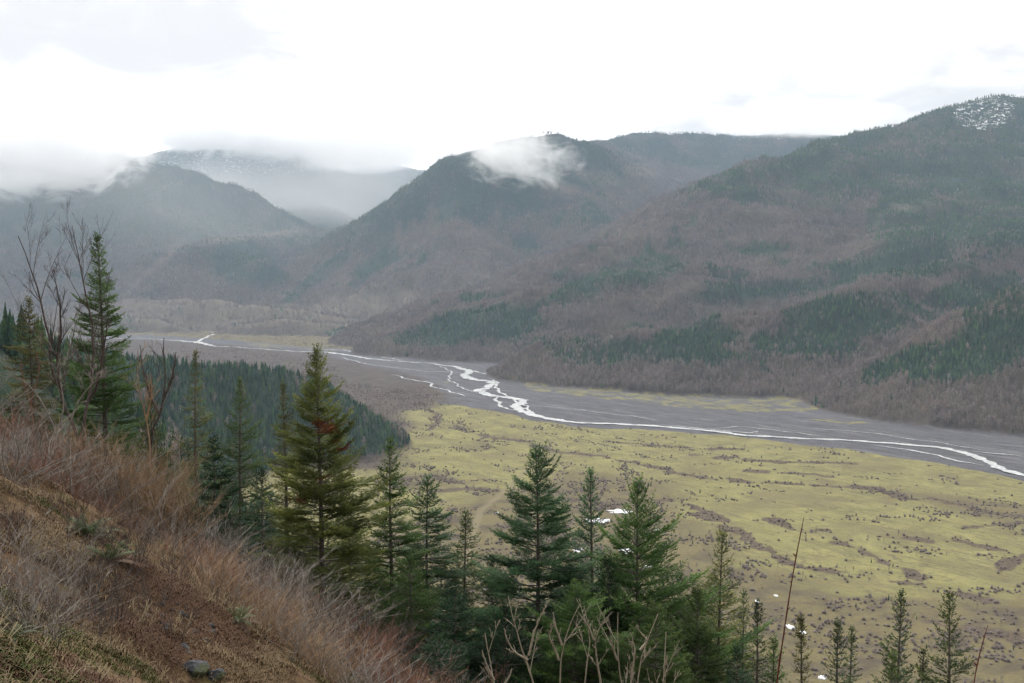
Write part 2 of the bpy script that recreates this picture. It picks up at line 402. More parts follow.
GULLIES = [plan(p) for p in ([(556, 452), (600, 456), (650, 466), (680, 474), (705, 478)], [(715, 479), (770, 483), (830, 486), (880, 488)], [(858, 489), (885, 491), (905, 497), (932, 501)],
    [(935, 499), (960, 504), (990, 512), (1030, 518), (1100, 530)], [(700, 514), (735, 532), (775, 557), (820, 569), (880, 579), (950, 589), (990, 602)], [(838, 543), (872, 556), (905, 570), (925, 580)],
    [(640, 495), (690, 505), (720, 522)], [(400, 479), (440, 476), (455, 482)], [(748, 470), (800, 474), (832, 476)], [(690, 455), (720, 458), (780, 462), (850, 463)], [(870, 536), (900, 538), (930, 541)],
    [(960, 540), (990, 548), (1030, 556)], [(575, 500), (610, 505), (640, 500)], [(425, 492), (470, 488), (500, 492)], [(450, 425), (470, 433), (520, 441), (560, 452)], [(960, 528), (1000, 524), (1060, 520)],
    [(770, 520), (800, 530), (830, 530)], [(930, 620), (980, 628), (1040, 645)], [(600, 440), (660, 446), (740, 450)], [(420, 408), (440, 414), (436, 424), (425, 430)], [(990, 572), (1005, 560), (1040, 552)])]
def gully_d(x, y):
    w1 = 9 * fbm(x / 45, y / 45, 3, 151); w2 = 9 * fbm(x / 45, y / 45, 3, 153)
    d = np.full(x.shape, 1e9)
    for g in GULLIES: d = np.minimum(d, line_d(x + w1, y + w2, g))
    return d + 9 * np.maximum(fbm(x / 30, y / 30, 3, 155), -.4)
# ------------------------------------------------------------------ terrain mesh
az = np.concatenate([np.radians(np.arange(-180, -32, 4)), np.radians(np.linspace(-32, 32, 760)), np.radians(np.arange(36, 181, 4))])
rr = [1.2]
while rr[-1] < 70: rr.append(rr[-1] * 1.014)
while rr[-1] < 450: rr.append(rr[-1] * 1.02)
while rr[-1] < 4200: rr.append(rr[-1] * 1.0065)
while rr[-1] < 13500: rr.append(rr[-1] * 1.009)
rr = np.array(rr)
AZ, RRg = np.meshgrid(az, rr)
X = RRg * np.sin(AZ); Y = RRg * np.cos(AZ)
Zb = height(X, Y)
Z = np.where(RRg < 140, near_height(X, Y), Zb)
ang_el = (Z - CAM[2]) / RRg
runmax = np.maximum.accumulate(ang_el, axis=0)

def region_masks(x, y, z):
    """where conifers, bare wood, clear felled ground and snow lie (0..1)"""
    px, py = project(x, y, z)
    r = np.hypot(x, y)
    def ell(cx, cy, rx, ry, rot=0):
        c, s = math.cos(math.radians(rot)), math.sin(math.radians(rot))
        u = ((px - cx) * c + (py - cy) * s) / rx; v = (-(px - cx) * s + (py - cy) * c) / ry
        return sstep(1.25, .7, np.sqrt(u * u + v * v))
    n = fbm(x / 260, y / 260, 4, 101, .6); nf = fbm(x / 60, y / 60, 3, 111)
    near = r < 2950; mid = (r >= 2950) & (r < 4700); farc = (r >= 4700) & (r < 7300)
    con = np.zeros_like(x)
    # bench wood
    con = np.where((r > 300) & (r < 1900) & (px < 600), 1.0, con)
    # near right spurs
    for e in ((1000, 345, 90, 26, -18), (1010, 300, 60, 22, -30), (900, 365, 45, 10, -20)):
        con = np.maximum(con, near * ell(*e))
    for e in ((850, 318, 85, 24, -8), (640, 352, 120, 11, 4), (590, 356, 40, 13, 5), (800, 345, 60, 14, 5), (960, 300, 60, 18, -18), (700, 340, 50, 9, 0)):
        con = np.maximum(con, (r < 3400) * ell(*e) * .95)
    for e in ((640, 272, 46, 15, -10), (600, 285, 50, 12, -14), (470, 326, 60, 16, -12), (430, 338, 40, 10, 0), (900, 215, 40, 26, -30), (960, 240, 80, 26, -10), (770, 250, 26, 6, -5), (1000, 200, 60, 30, -20), (920, 265, 90, 14, -5), (780, 290, 90, 8, -6)):
        con = np.maximum(con, ((r > 2700) & (r < 4700)) * ell(*e) * .9)
    con = np.maximum(con, ((r > 3600) & (r < 6000)) * sstep(600, 700, px + 80 * n) * sstep(225, 170, py + (px < 800) * (800 - px) * .12) * .85)
    # centre mountain top
    con = np.maximum(con, farc * sstep(370, 400, px) * sstep(625 + 60 * n, 555 + 60 * n, px) * sstep(230 + 10 * nf, 206 + 10 * nf, py) )
    con = np.maximum(con, farc * ell(330, 268, 70, 6, -38) * .8)
    con = np.maximum(con, farc * ell(375, 262, 30, 9, -30) * .6)
    con = np.maximum(con, farc * ell(590, 160, 50, 30, 20) * .7)
    # left mountain
    con = np.maximum(con, (r > 4700) * (px < 395) * sstep(275, 215, py + 20 * n) * .8)
    con = np.maximum(con, (r > 4700) * ell(245, 262, 45, 22, 15) * .9)
    con = np.maximum(con, (r > 7300) * .75)
    con = np.clip(con + (n * .55 + nf * .3) * sstep(.02, .3, con) + .9 * sstep(.42, .8, n + .5 * nf) * (r > 1900), 0, 1)
    con = np.where(z < 3, 0, con)
    cut = np.zeros_like(x)
    for e in ((600, 178, 26, 7, 10), (560, 190, 20, 6, 0), (940, 208, 22, 5, 15), (640, 170, 20, 7, 10), (250, 236, 60, 3.5, -6), (160, 262, 44, 3, -42), (880, 234, 24, 3, -10), (905, 208, 30, 3, 8)):
        cut = np.maximum(cut, (r > 3300) * ell(*e) * .45)
    cut = np.maximum(cut, ((r > 3900) & (r < 5000) & (px < 470)) * sstep(345, 320, py) * sstep(285, 300, py) * .55)
    snow = np.maximum((r > 4200) * ell(985, 112, 38, 22, 0), (r > 8500) * (px < 440) * sstep(196, 170, py) * .90)
    snow = np.maximum(snow, (r > 7600) * (px > 730) * sstep(150, 136, py) * .95)
    snow = np.maximum(snow, (r > 4200) * ell(835, 146, 20, 4, 0) * .6)
    return con, cut, snow, n

con, cut, snow, _n = region_masks(X, Y, Z)
Gm = np.zeros_like(X); Sc = np.zeros_like(X); Mo = np.zeros_like(X); Tk = np.zeros_like(X)
sel = (Z < 12) & (RRg > 400) & (RRg < 7000)
xs, ys = X[sel], Y[sel]
wob = 14 * fbm(xs / 90, ys / 90, 3, 131) * np.clip(np.hypot(xs, ys) / 2000, .4, 2); wob2 = 40 * fbm(xs / 160, ys / 160, 3, 133)
Gm[sel] = sstep(-18, 18, poly_sd(xs, ys, GRAVEL) + wob)
s_ = np.zeros_like(xs)
for p in SCRUB: s_ = np.maximum(s_, sstep(-70, 70, poly_sd(xs, ys, p) + wob2))
Sc[sel] = s_
s_ = np.zeros_like(xs)
for p in MOSSY: s_ = np.maximum(s_, sstep(-12, 14, poly_sd(xs, ys, p) + wob * .6))
Mo[sel] = s_
Tk[sel] = sstep(4.5, 2.0, line_d(xs, ys, TRACK))
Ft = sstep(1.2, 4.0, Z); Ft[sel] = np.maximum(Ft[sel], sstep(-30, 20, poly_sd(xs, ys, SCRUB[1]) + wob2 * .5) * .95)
Gu = np.zeros_like(X); gd = gully_d(xs, ys); Gu[sel] = sstep(8, 1.5, gd) * .8 + sstep(30, 6, gd) * .30

n_r, n_a = X.shape
V = np.stack([X, Y, Z], -1).reshape(-1, 3)
idx = np.arange(n_r * n_a).reshape(n_r, n_a)
Q = np.stack([idx[:-1, :-1], idx[:-1, 1:], idx[1:, 1:], idx[1:, :-1]], -1).reshape(-1, 4)[:, ::-1]
qr = np.repeat(rr[:-1], n_a - 1)
qz = Z.ravel()[Q].max(1)
cls = np.where(qr < 260, 0, np.where((qz < 9.0), 2, 1))
def sub_mesh(name, mask, mat, attrs, **props):
    q = Q[mask]; u, inv = np.unique(q, return_inverse=True)
    me = mesh_from(name, V[u], inv.reshape(q.shape), attrs={k: a.ravel()[u] for k, a in attrs.items()}, smooth=True)
    return link(name, me, mat, kind='structure', **props)
sub_mesh('hillside', cls == 0, M_NEAR, {'wood': sstep(35, 90, RRg)}, label='steep brown grassy hillside the photo is taken from', category='hillside')
sub_mesh('hills', cls == 1, M_HILL, {'conifer': con, 'clearcut': cut, 'snow': snow}, label='forested hills and mountains around the river valley', category='hills')
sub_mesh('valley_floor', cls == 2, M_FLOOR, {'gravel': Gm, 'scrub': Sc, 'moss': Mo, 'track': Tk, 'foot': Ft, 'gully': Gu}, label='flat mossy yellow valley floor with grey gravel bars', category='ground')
# cap under the camera
a = np.linspace(0, 2 * np.pi, 25)[:-1]
cv = np.array([[0, 0, ground(0, 0)]] + [[1.25 * math.sin(t), 1.25 * math.cos(t), ground(1.25 * math.sin(t), 1.25 * math.cos(t)) - .01] for t in a])
cf = np.array([[0, i + 1, (i + 1) % 24 + 1] for i in range(24)])[:, ::-1]
link('ground', mesh_from('ground', cv, cf, attrs={'wood': np.zeros(25)}), M_NEAR, kind='structure')

# ------------------------------------------------------------------ river
def mat_river():
    m, nt, out = new_mat('silty_water'); T = NT(nt); P = T.obj()
    n = T.noise(P, .25, 5, .65); n2 = T.noise(P, .03, 3)
    c = T.mix(T.ramp(n, .35, .7), (.40, .43, .44), (.80, .80, .79))
    bsdf(T, out, c, T.math('MULTIPLY_ADD', n2, .25, .12), (n, .25, .35), .6)
    return m
M_RIVER = mat_river()
def ribbon(pts, widths, z0, seed):
    P = plan(pts)
    seg = np.hypot(*np.diff(P, axis=0).T); s = np.concatenate([[0], np.cumsum(seg)])
    n = max(8, int(s[-1] / 6)); t = np.linspace(0, s[-1], n)
    # smooth (Catmull like via repeated averaging of dense samples)
    x = np.interp(t, s, P[:, 0]); y = np.interp(t, s, P[:, 1])
    w = np.interp(t, s, widths if hasattr(widths, '__len__') else [widths] * len(pts))
    for _ in range(14):
        x[1:-1] = (x[:-2] + 2 * x[1:-1] + x[2:]) / 4; y[1:-1] = (y[:-2] + 2 * y[1:-1] + y[2:]) / 4
    r = np.hypot(x, y)
    am = np.clip(r / 1500, .6, 1.5)
    x = x + 5 * am * fbm(t / 60, t * 0 + seed, 3, 141); y = y + 7 * am * fbm(t / 60, t * 0 + seed + 9.5, 3, 143)
    w = w * (1 + .5 * fbm(t / 25, t * 0 + seed + 3, 3, 145))
    if not hasattr(widths, '__len__'): w *= np.clip(np.minimum(t, s[-1] - t) / 40, .15, 1)
    tx = np.gradient(x); ty = np.gradient(y); L = np.hypot(tx, ty); nx, ny = -ty / L, tx / L
    wl = w * .5 * (1 + .5 * fbm(t / 18, t * 0 + seed + 30, 2, 147)); wr = w * .5 * (1 + .5 * fbm(t / 18, t * 0 + seed + 40, 2, 149))
    A = np.stack([x + nx * wl, y + ny * wl, np.full(n, z0)], -1); B = np.stack([x - nx * wr, y - ny * wr, np.full(n, z0)], -1)
    Vv = np.concatenate([A, B]); i = np.arange(n - 1)
    return Vv, np.stack([i, i + 1, n + i + 1, n + i], -1)
parts = [ribbon(RIVER_MAIN, [w_ * .95 for w_ in RIVER_MAIN_W], .80, 1)]
for i, (p, w) in enumerate(BRAIDS): parts.append(ribbon(p, w * .8, .81 + .01 * i, 5 + i * 3))
rv, rq = merge(parts)
link('river_water', mesh_from('river_water', rv, rq[:, ::-1]), M_RIVER, kind='structure', label='pale silty braided river winding across the gravel', category='river')

# ------------------------------------------------------------------ far forests
def far_mat(name, dark, light, trunk=None):
    m, nt, out = new_mat(name); T = NT(nt)
    oi = T.n('ShaderNodeObjectInfo')
    reg = T.noise(oi.outputs['Location'], .006, 4, .6)
    f = T.math('ADD', T.math('MULTIPLY', oi.outputs['Random'], .6), T.math('MULTIPLY', T.ramp(reg, .35, .65), .4))
    c = T.mix(f, dark, light)
    bsdf(T, out, c, .9, None, .05)
    return m
M_FCON = far_mat('dark_conifer_foliage', (.014, .038, .022), (.042, .080, .040))
M_FCON2 = far_mat('young_conifer_foliage', (.040, .082, .034), (.080, .138, .050))
M_FBARE = far_mat('leafless_alder_twigs', (.122, .096, .086), (.270, .216, .190))
M_FBUSH = far_mat('purple_brown_twigs', (.155, .124, .110), (.28, .232, .205))
M_FPALE = far_mat('pale_alder_stems', (.19, .165, .15), (.30, .265, .24))

def proto_conifer(seed, tiers=6, wide=.17):
    r = np.random.RandomState(seed); Vs = []; Fs = []; o = 0
    for k in range(tiers):
        z0 = .10 + .80 * k / tiers; z1 = min(1.0, z0 + .34 - .02 * k)
        rad = wide * (1 - k / (tiers + .4)) * r.uniform(.85, 1.15)
        n = 9
        a = np.arange(n) * 2 * np.pi / n + r.uniform(0, 6)
        rd = rad * np.where(np.arange(n) % 2, .55, 1.0) * r.uniform(.75, 1.2, n)
        ring = np.stack([rd * np.cos(a), rd * np.sin(a), z0 + r.uniform(-.03, .03, n) - .03 * (np.arange(n) % 2 == 0)], -1)
        Vs += [ring, np.array([[0, 0, z1]])]
        Fs.append(np.stack([o + np.arange(n), o + (np.arange(n) + 1) % n, np.full(n, o + n)], -1)); o += n + 1
    t = np.array([[.014, 0, 0], [-.007, .012, 0], [-.007, -.012, 0], [0, 0, .5]])
    Vs.append(t); Fs.append(np.array([[0, 1, 3], [1, 2, 3], [2, 0, 3]]) + o)
    return np.concatenate(Vs), np.concatenate(Fs)
def proto_bare(seed, nl=18, nt=90, wide=.17, tw=.015):
    r = np.random.RandomState(seed); tri = []
    def spike(p, q, w):
        d = q - p; s = np.cross(d, [0.3, 0.5, .8]); s /= np.linalg.norm(s); s2 = np.cross(d / np.linalg.norm(d), s)
        a = [p + s * w, p - s * .5 * w + s2 * .86 * w, p - s * .5 * w - s2 * .86 * w, q]
        tri.append((np.array(a), np.array([[0, 1, 3], [1, 2, 3], [2, 0, 3]])))
    top = np.array([r.uniform(-.04, .04), r.uniform(-.04, .04), .96]); spike(np.zeros(3), top, .017)
    for i in range(nl):
        h = r.uniform(.25, .85); a = r.uniform(0, 6.28); L = wide * (1.15 - h) * r.uniform(.7, 1.2) + .05
        p = top * h; q = p + np.array([math.cos(a) * L, math.sin(a) * L, L * r.uniform(.7, 1.5)]); spike(p, q, .007)
        for j in range(nt // nl):
            t = r.uniform(.25, 1); b = p + (q - p) * t; a2 = r.uniform(0, 6.28); l2 = r.uniform(.06, .13)
            spike(b, b + np.array([math.cos(a2) * l2 * .6, math.sin(a2) * l2 * .6, l2]), tw * .6)
    V_, F_ = merge(tri); return V_, F_
def proto_bush(seed, n=150):
    r = np.random.RandomState(seed); tri = []
    for i in range(n):
        a = r.uniform(0, 6.28); e = math.asin(r.uniform(.05, 1)); d = np.array([math.cos(a) * math.cos(e), math.sin(a) * math.cos(e), math.sin(e)])
        L = r.uniform(.5, 1.0); q = d * L * np.array([.5, .5, 1.0]); p = q * r.uniform(.0, .55); q = q + np.array([0, 0, .08])
        w_ = r.uniform(.012, .024); sv_ = np.cross(d, [.2, .4, .9]); sv_ /= np.linalg.norm(sv_); s2 = np.cross(d, sv_)
        tri.append((np.array([p + sv_ * w_, p - sv_ * .5 * w_ + s2 * .86 * w_, p - sv_ * .5 * w_ - s2 * .86 * w_, q]), np.array([[0, 1, 3], [1, 2, 3], [2, 0, 3]])))
    return merge(tri)
proto_col = bpy.data.collections.new('tree_kinds')
protos = {}
def add_proto(name, vf, mat):
    me = mesh_from(name, vf[0], vf[1]); me.materials.append(mat); protos[name] = me
    return me
pc = [add_proto('conifer_%d' % i, proto_conifer(20 + i, 5 + i % 3, .15 + .03 * (i % 2)), M_FCON if i < 3 else M_FCON2) for i in range(4)]
pb = [add_proto('bare_tree_%d' % i, proto_bare(40 + i), M_FBARE if i < 3 else M_FPALE) for i in range(4)]
ps = [add_proto('bush_%d' % i, proto_bush(60 + i), M_FBUSH) for i in range(2)]

def gn_scatter(name, pts, scl, rot, kind, meshes, **props):
    me = bpy.data.meshes.new(name); me.vertices.add(len(pts)); me.vertices.foreach_set('co', np.ascontiguousarray(pts, np.float32).ravel())
    a = me.attributes.new('scl', 'FLOAT_VECTOR', 'POINT'); a.data.foreach_set('vector', np.ascontiguousarray(scl, np.float32).ravel())
    a = me.attributes.new('rot', 'FLOAT_VECTOR', 'POINT'); a.data.foreach_set('vector', np.ascontiguousarray(rot, np.float32).ravel())
    a = me.attributes.new('kid', 'INT', 'POINT'); a.data.foreach_set('value', np.ascontiguousarray(kind, np.int32))
    c = bpy.data.collections.new(name + '_kinds')
    for i, mm in enumerate(meshes):
        c.objects.link(bpy.data.objects.new('%s_kind_%02d' % (name, i), mm))
    g = bpy.data.node_groups.new(name, 'GeometryNodeTree')
    g.interface.new_socket('Geometry', in_out='INPUT', socket_type='NodeSocketGeometry'); g.interface.new_socket('Geometry', in_out='OUTPUT', socket_type='NodeSocketGeometry')
    N = g.nodes.new; L = g.links.new
    gi, go = N('NodeGroupInput'), N('NodeGroupOutput')
    ci = N('GeometryNodeCollectionInfo'); ci.inputs['Collection'].default_value = c; ci.inputs['Separate Children'].default_value = True; ci.inputs['Reset Children'].default_value = True
    ip = N('GeometryNodeInstanceOnPoints'); ip.inputs['Pick Instance'].default_value = True
    def at_(nm, ty):
        n = N('GeometryNodeInputNamedAttribute'); n.data_type = ty; n.inputs['Name'].default_value = nm; return n.outputs['Attribute']
    L(gi.outputs[0], ip.inputs['Points']); L(ci.outputs[0], ip.inputs['Instance'])
    L(at_('kid', 'INT'), ip.inputs['Instance Index']); L(at_('scl', 'FLOAT_VECTOR'), ip.inputs['Scale'])
    e2r = N('FunctionNodeEulerToRotation'); L(at_('rot', 'FLOAT_VECTOR'), e2r.inputs[0]); L(e2r.outputs[0], ip.inputs['Rotation'])
    L(ip.outputs[0], go.inputs[0])
    o = link(name, me, None, kind='stuff', **props)
    md = o.modifiers.new('scatter', 'NODES'); md.node_group = g
    return o

def grid_lookup(x, y, A):
    r = np.hypot(x, y); a = np.arctan2(x, y)
    i = np.clip(np.searchsorted(rr, r) - 1, 0, n_r - 2); j = np.clip(np.searchsorted(az, a) - 1, 0, n_a - 2)
    return A[i, j], i, j
# candidate points: density falls with distance
def candidates(r0, r1, smin, sk, amax, seed):
    R_ = np.random.RandomState(seed)
    rs = np.exp(np.linspace(math.log(r0), math.log(r1), 400)); s = np.maximum(smin, rs * sk)
    dens = 2 * amax * rs / s ** 2
    cum = np.concatenate([[0], np.cumsum((dens[1:] + dens[:-1]) / 2 * np.diff(rs))]); n = int(cum[-1])
    r = np.interp(R_.rand(n) * cum[-1], cum, rs); a = R_.uniform(-amax, amax, n)
    return r * np.sin(a), r * np.cos(a), R_
x, y, R_ = candidates(450, 11500, 5.4, .0024, math.radians(29), 5)
z = height(x, y); r = np.hypot(x, y)
rm, ii, jj = grid_lookup(x, y, runmax)
rmp = runmax[np.maximum(ii - 1, 0), jj]
el = (z + 14 - 240) / r
keep = (el > rmp - .001) & (z > 3.5)
x, y, z, r = x[keep], y[keep], z[keep], r[keep]
cn, ct, sn, nn_ = region_masks(x, y, z)
u = R_.rand(len(x)); is_con = u < np.clip(cn * 1.25 - .1, .012, .97)
keep = (R_.rand(len(x)) > ct * .85) & (R_.rand(len(x)) > sn * np.where(r > 8000, .85, .5))
x, y, z, r, is_con, cn = x[keep], y[keep], z[keep], r[keep], is_con[keep], cn[keep]
grow = np.clip(r / 2800, 1, 2.2) ** .2
hN = 1 + .35 * fbm(x / 130, y / 130, 2, 201)
hc = R_.uniform(6.5, 15, len(x)) * grow * hN; hb = R_.uniform(8.5, 17.5, len(x)) * grow * hN
Hh = np.where(is_con, hc, hb)
kind = np.where(is_con, np.where(R_.rand(len(x)) < .25 + .5 * (y > 3300), 3, R_.randint(0, 3, len(x))), np.where(R_.rand(len(x)) < .10, 3, R_.randint(0, 3, len(x))))
wid = Hh * R_.uniform(.85, 1.35, len(x)) * np.where(is_con, 1.0, 1.25)
print('forest points', len(x), 'conifers', int(is_con.sum()))
P_ = np.stack([x, y, z - .3], -1); S_ = np.stack([wid, wid, Hh], -1); Ro = np.stack([0 * x, 0 * x, R_.uniform(0, 6.28, len(x))], -1)
used = np.zeros(len(x), bool)
# the trees that show largest are objects of their own
def singles(mask, n, name, label, cat, group, meshes):
    idxs = np.where(mask & ~used)[0]
    idxs = idxs[np.argsort(-(Hh[idxs] / r[idxs]))][:n]
    for i in idxs:
        o = bpy.data.objects.new(name, meshes[int(kind[i])]); col.objects.link(o)
        o.location = P_[i].tolist(); o.scale = S_[i].tolist(); o.rotation_euler = Ro[i].tolist()
        o['label'] = label; o['category'] = cat; o['group'] = group
        used[i] = True
px_, py_ = project(x, y, z)
inf = (px_ > 4) & (px_ < 1020) & (py_ < 683)
bench = (r < 1900) & (px_ < 600)
singles(bench & is_con & inf & (px_ > 150), 280, 'conifer_tree', 'dark green conifer in the dense wood on the low ridge above the river', 'tree', 'conifers of the dense wood on the low ridge', pc)
singles((px_ > 700) & (r < 2600) & ~is_con & inf, 280, 'alder_tree', 'leafless grey-brown alder on the foot of the spur beside the gravel', 'tree', 'leafless alders at the foot of the near spur', pb)
def mass(mask, name, label, cat):
    m_ = mask & ~used
    k = np.where(is_con, kind, kind + 4)
    if m_.sum(): gn_scatter(name, P_[m_], S_[m_], Ro[m_], k[m_], pc + pb, label=label, category=cat)
mass(bench, 'forest', 'dense dark conifer forest covering the low ridge behind the young firs', 'forest')
mass(~bench & (r < 3000), 'forest', 'mixed leafless and conifer forest on the nearest spurs across the river', 'forest')
mass(~bench & (r >= 3000) & (px_ > 420) & (r < 5600), 'forest', 'leafless and evergreen forest climbing the big right-hand mountain', 'forest')
mass(~bench & (r >= 3000) & ((px_ <= 420) | (r >= 5600)), 'forest', 'hazy forest on the distant mountains at the head of the valley', 'forest')

# ---- bushes and saplings on the valley floor
x, y, R_ = candidates(520, 4500, 5.0, .0026, math.radians(28), 15)
z = height(x, y); r = np.hypot(x, y); ok = z < 3.5
x, y, z, r = x[ok], y[ok], z[ok], r[ok]
gx = poly_sd(x, y, GRAVEL) + 14 * fbm(x / 90, y / 90, 3, 131)
sc = np.zeros_like(x)
for p in SCRUB: sc = np.maximum(sc, sstep(-50, 60, poly_sd(x, y, p) + 40 * fbm(x / 160, y / 160, 3, 133)))
ang = math.atan2(-2200, 1670)
xr = x * math.cos(ang) + y * math.sin(ang); yr = -x * math.sin(ang) + y * math.cos(ang)
nn2 = fbm(xr / 120, yr / 34, 4, 211); nn3 = fbm(x / 55, y / 55, 4, 221)
wood = poly_sd(x, y, SCRUB[1]) > -5
bedge = np.array([True] * len(x))
prob = .004 + .8 * sstep(.52, .9, nn3 * 1.25 + sc * .55) * (sc > .15) + .5 * sstep(.50, .68, nn2) + .5 * sstep(.55, .8, nn3)
gdd = gully_d(x, y); prob = prob + .34 * sstep(14, 3, gdd) + .5 * sstep(.55, .85, fbm(x / 85, y / 60, 4, 231) + .25 * sc)
prob = np.where(wood, .16 + .6 * sstep(-.1, .5, fbm(x / 90, y / 60, 4, 241)), prob); prob = np.where(gx > -6, .0012 * (gx < 40), prob)
prob *= np.where(line_d(x, y, TRACK) < 6, 0, 1)
keep = R_.rand(len(x)) < prob
x, y, z, r, nn3, sc, wood = x[keep], y[keep], z[keep], r[keep], nn3[keep], sc[keep], wood[keep]
tall = R_.rand(len(x)) < np.where(wood, .45, .10)
Hh = np.where(tall, R_.uniform(3.0, 6.0, len(x)), R_.uniform(1.6, 3.4, len(x))) * np.where(wood, 1.3, 1)
Hh = Hh * np.clip(1 + .5 * fbm(x / 40, y / 40, 2, 243), .6, 1.6)
wid = np.where(tall, Hh * 1.3, R_.uniform(2.8, 5.5, len(x)))
kind = np.where(tall, R_.randint(0, 3, len(x)), 3 + R_.randint(0, 2, len(x)))
cz = R_.rand(len(x)) < .012; kind = np.where(cz, 5, kind); Hh = np.where(cz, R_.uniform(3, 6, len(x)), Hh); wid = np.where(cz, Hh, wid)
P_ = np.stack([x, y, z - .1], -1); S_ = np.stack([wid, wid, Hh], -1); Ro = np.stack([0 * x, 0 * x, R_.uniform(0, 6.28, len(x))], -1)
used = np.zeros(len(x), bool); px_, py_ = project(x, y, z); inf = (px_ > 4) & (px_ < 1020) & (py_ < 640)
flm = pb[:3] + ps + [pc[1]]
is_b = ~tall & ~cz
singles(is_b & (px_ > 430) & inf, 290, 'bush', 'low leafless purple-brown bush on the yellow valley floor', 'bush', 'low bushes scattered over the valley floor', flm)
singles(tall & (px_ > 430) & inf & ~cz, 120, 'sapling', 'slender leafless sapling standing on the yellow valley floor', 'sapling', 'leafless saplings scattered over the valley floor', flm)
print('floor points', len(x))
m_ = ~used
gn_scatter('scrub', P_[m_], S_[m_], Ro[m_], kind[m_], flm, label='purple-brown leafless scrub growing in patches over the valley floor', category='scrub')

# ---- snow left on the valley floor
m, nt, out = new_mat('old_snow'); T = NT(nt)
bsdf(T, out, T.mix(T.ramp(T.noise(T.obj(), .5, 4), .3, .7), (.72, .75, .80), (.9, .91, .92)), .6, None, .3, **{'Subsurface Weight': 0.0})
M_SNOW = m
SN = [(598, 521, 22, 'long white snow patch among the brown bushes, largest on the valley floor'), (619, 511, 17, 'white snow patch touching the far side of the largest one'), (578, 549, 9, 'small snow patch between two firs left of the largest patch'),
      (627, 551, 12, 'white snow patch half hidden by the loose-branched fir'), (648, 566, 6, 'narrow snow strip just right of the loose-branched fir trunk'), (658, 530, 5, 'thin snow sliver in scrub right of the largest patch'),
      (486, 588, 4, 'flat snow sliver beyond the left group of firs'), (622, 598, 3, 'tiny round snow spot low behind the firs'), (790, 627, 6, 'snow patch beside the red cane'), (803, 632, 5, 'thin snow patch right of the red cane'),
      (757, 601, 4, 'small snow speck left of the red cane'), (823, 677, 7, 'snow patch at the bottom edge behind the small fir tips'), (776, 595, 3, 'tiny snow speck in the scrub above the red cane foot'),
      (497, 512, 3, 'tiny snow speck beside the dirt track'), (851, 662, 3, 'tiny snow fleck between the small fir tips'), (730, 512, 2, 'lone snow dot on open mossy ground')]
SN = [s for s in SN if s[2] > 2]
for i, (px, py, wpx, lab) in enumerate(SN):
    c = on_floor(px, py, .5); sc_ = np.hypot(c[0], c[1]) / F
    rx = wpx * sc_ * .62; ry = rx * RS.uniform(.9, 1.8)
    n = 28; a = np.arange(n) * 2 * np.pi / n
    rad = 1 + .55 * perlin(np.cos(a) * 1.6 + i * 7.1, np.sin(a) * 1.6, 5) + .6 * perlin(np.cos(a) * 3 + i * 3.3, np.sin(a) * 4, 6)
    Vv = []; 
    for k, (f, hh) in enumerate(((1, -1.2), (.93, .15), (.7, .3), (.35, .38))):
        Vv.append(np.stack([rx * f * rad * np.cos(a), ry * f * rad * np.sin(a), np.full(n, hh * .9)], -1))
    Vv.append(np.array([[0, 0, .4]])); Vv = np.concatenate(Vv)
    ff = [[k * n + j, k * n + (j + 1) % n, (k + 1) * n + (j + 1) % n, (k + 1) * n + j] for k in range(3) for j in range(n)] + [[3 * n + j, 3 * n + (j + 1) % n, 4 * n, 4 * n] for j in range(n)]
    me = bpy.data.meshes.new('snow_patch'); me.from_pydata(Vv.tolist(), [], [q if q[2] != q[3] else q[:3] for q in ff]); me.shade_smooth()
    z0 = float(height(np.array([c[0]]), np.array([c[1]]))[0])
    link('snow_patch', me, M_SNOW, loc=(c[0], c[1], z0 + .3), label=lab, category='snow patch', group='snow patches on the valley floor')

#%%/FORESTS%%
# ------------------------------------------------------------------ plants near the camera
M_BARK = wood_mat('fir_bark', (.075, .062, .052), (.16, .145, .13), 14)
M_TWIG_GREY = wood_mat('grey_twigs', (.17, .15, .135), (.34, .31, .28), 6)
M_TWIG_TAN = wood_mat('tan_twigs', (.24, .155, .095), (.38, .275, .175), 6)
M_TWIG_RUST = wood_mat('russet_twigs', (.17, .085, .06), (.28, .155, .11), 6)
M_TWIG_DARK = wood_mat('dark_twigs', (.060, .047, .043), (.125, .102, .092), 6)
M_TWIG_PALE = wood_mat('pale_bark', (.26, .23, .18), (.40, .36, .28), 9)
M_CANE = wood_mat('red_cane_bark', (.10, .025, .022), (.16, .05, .04), 5)
FOL = {
    'green': foliage_mat('fir_needles', (.062, .122, .038), (.195, .285, .082)),
    'blue': foliage_mat('blue_green_needles', (.048, .114, .052), (.160, .275, .125)),
    'yellow': foliage_mat('yellow_green_needles', (.095, .120, .032), (.31, .32, .092)),
    'dark': foliage_mat('dark_needles', (.020, .055, .026), (.060, .125, .055)),
    'grey': foliage_mat('light_green_needles', (.050, .085, .038), (.14, .20, .085)),
}
M_RED = foliage_mat('dead_red_needles', (.16, .042, .024), (.27, .09, .045))

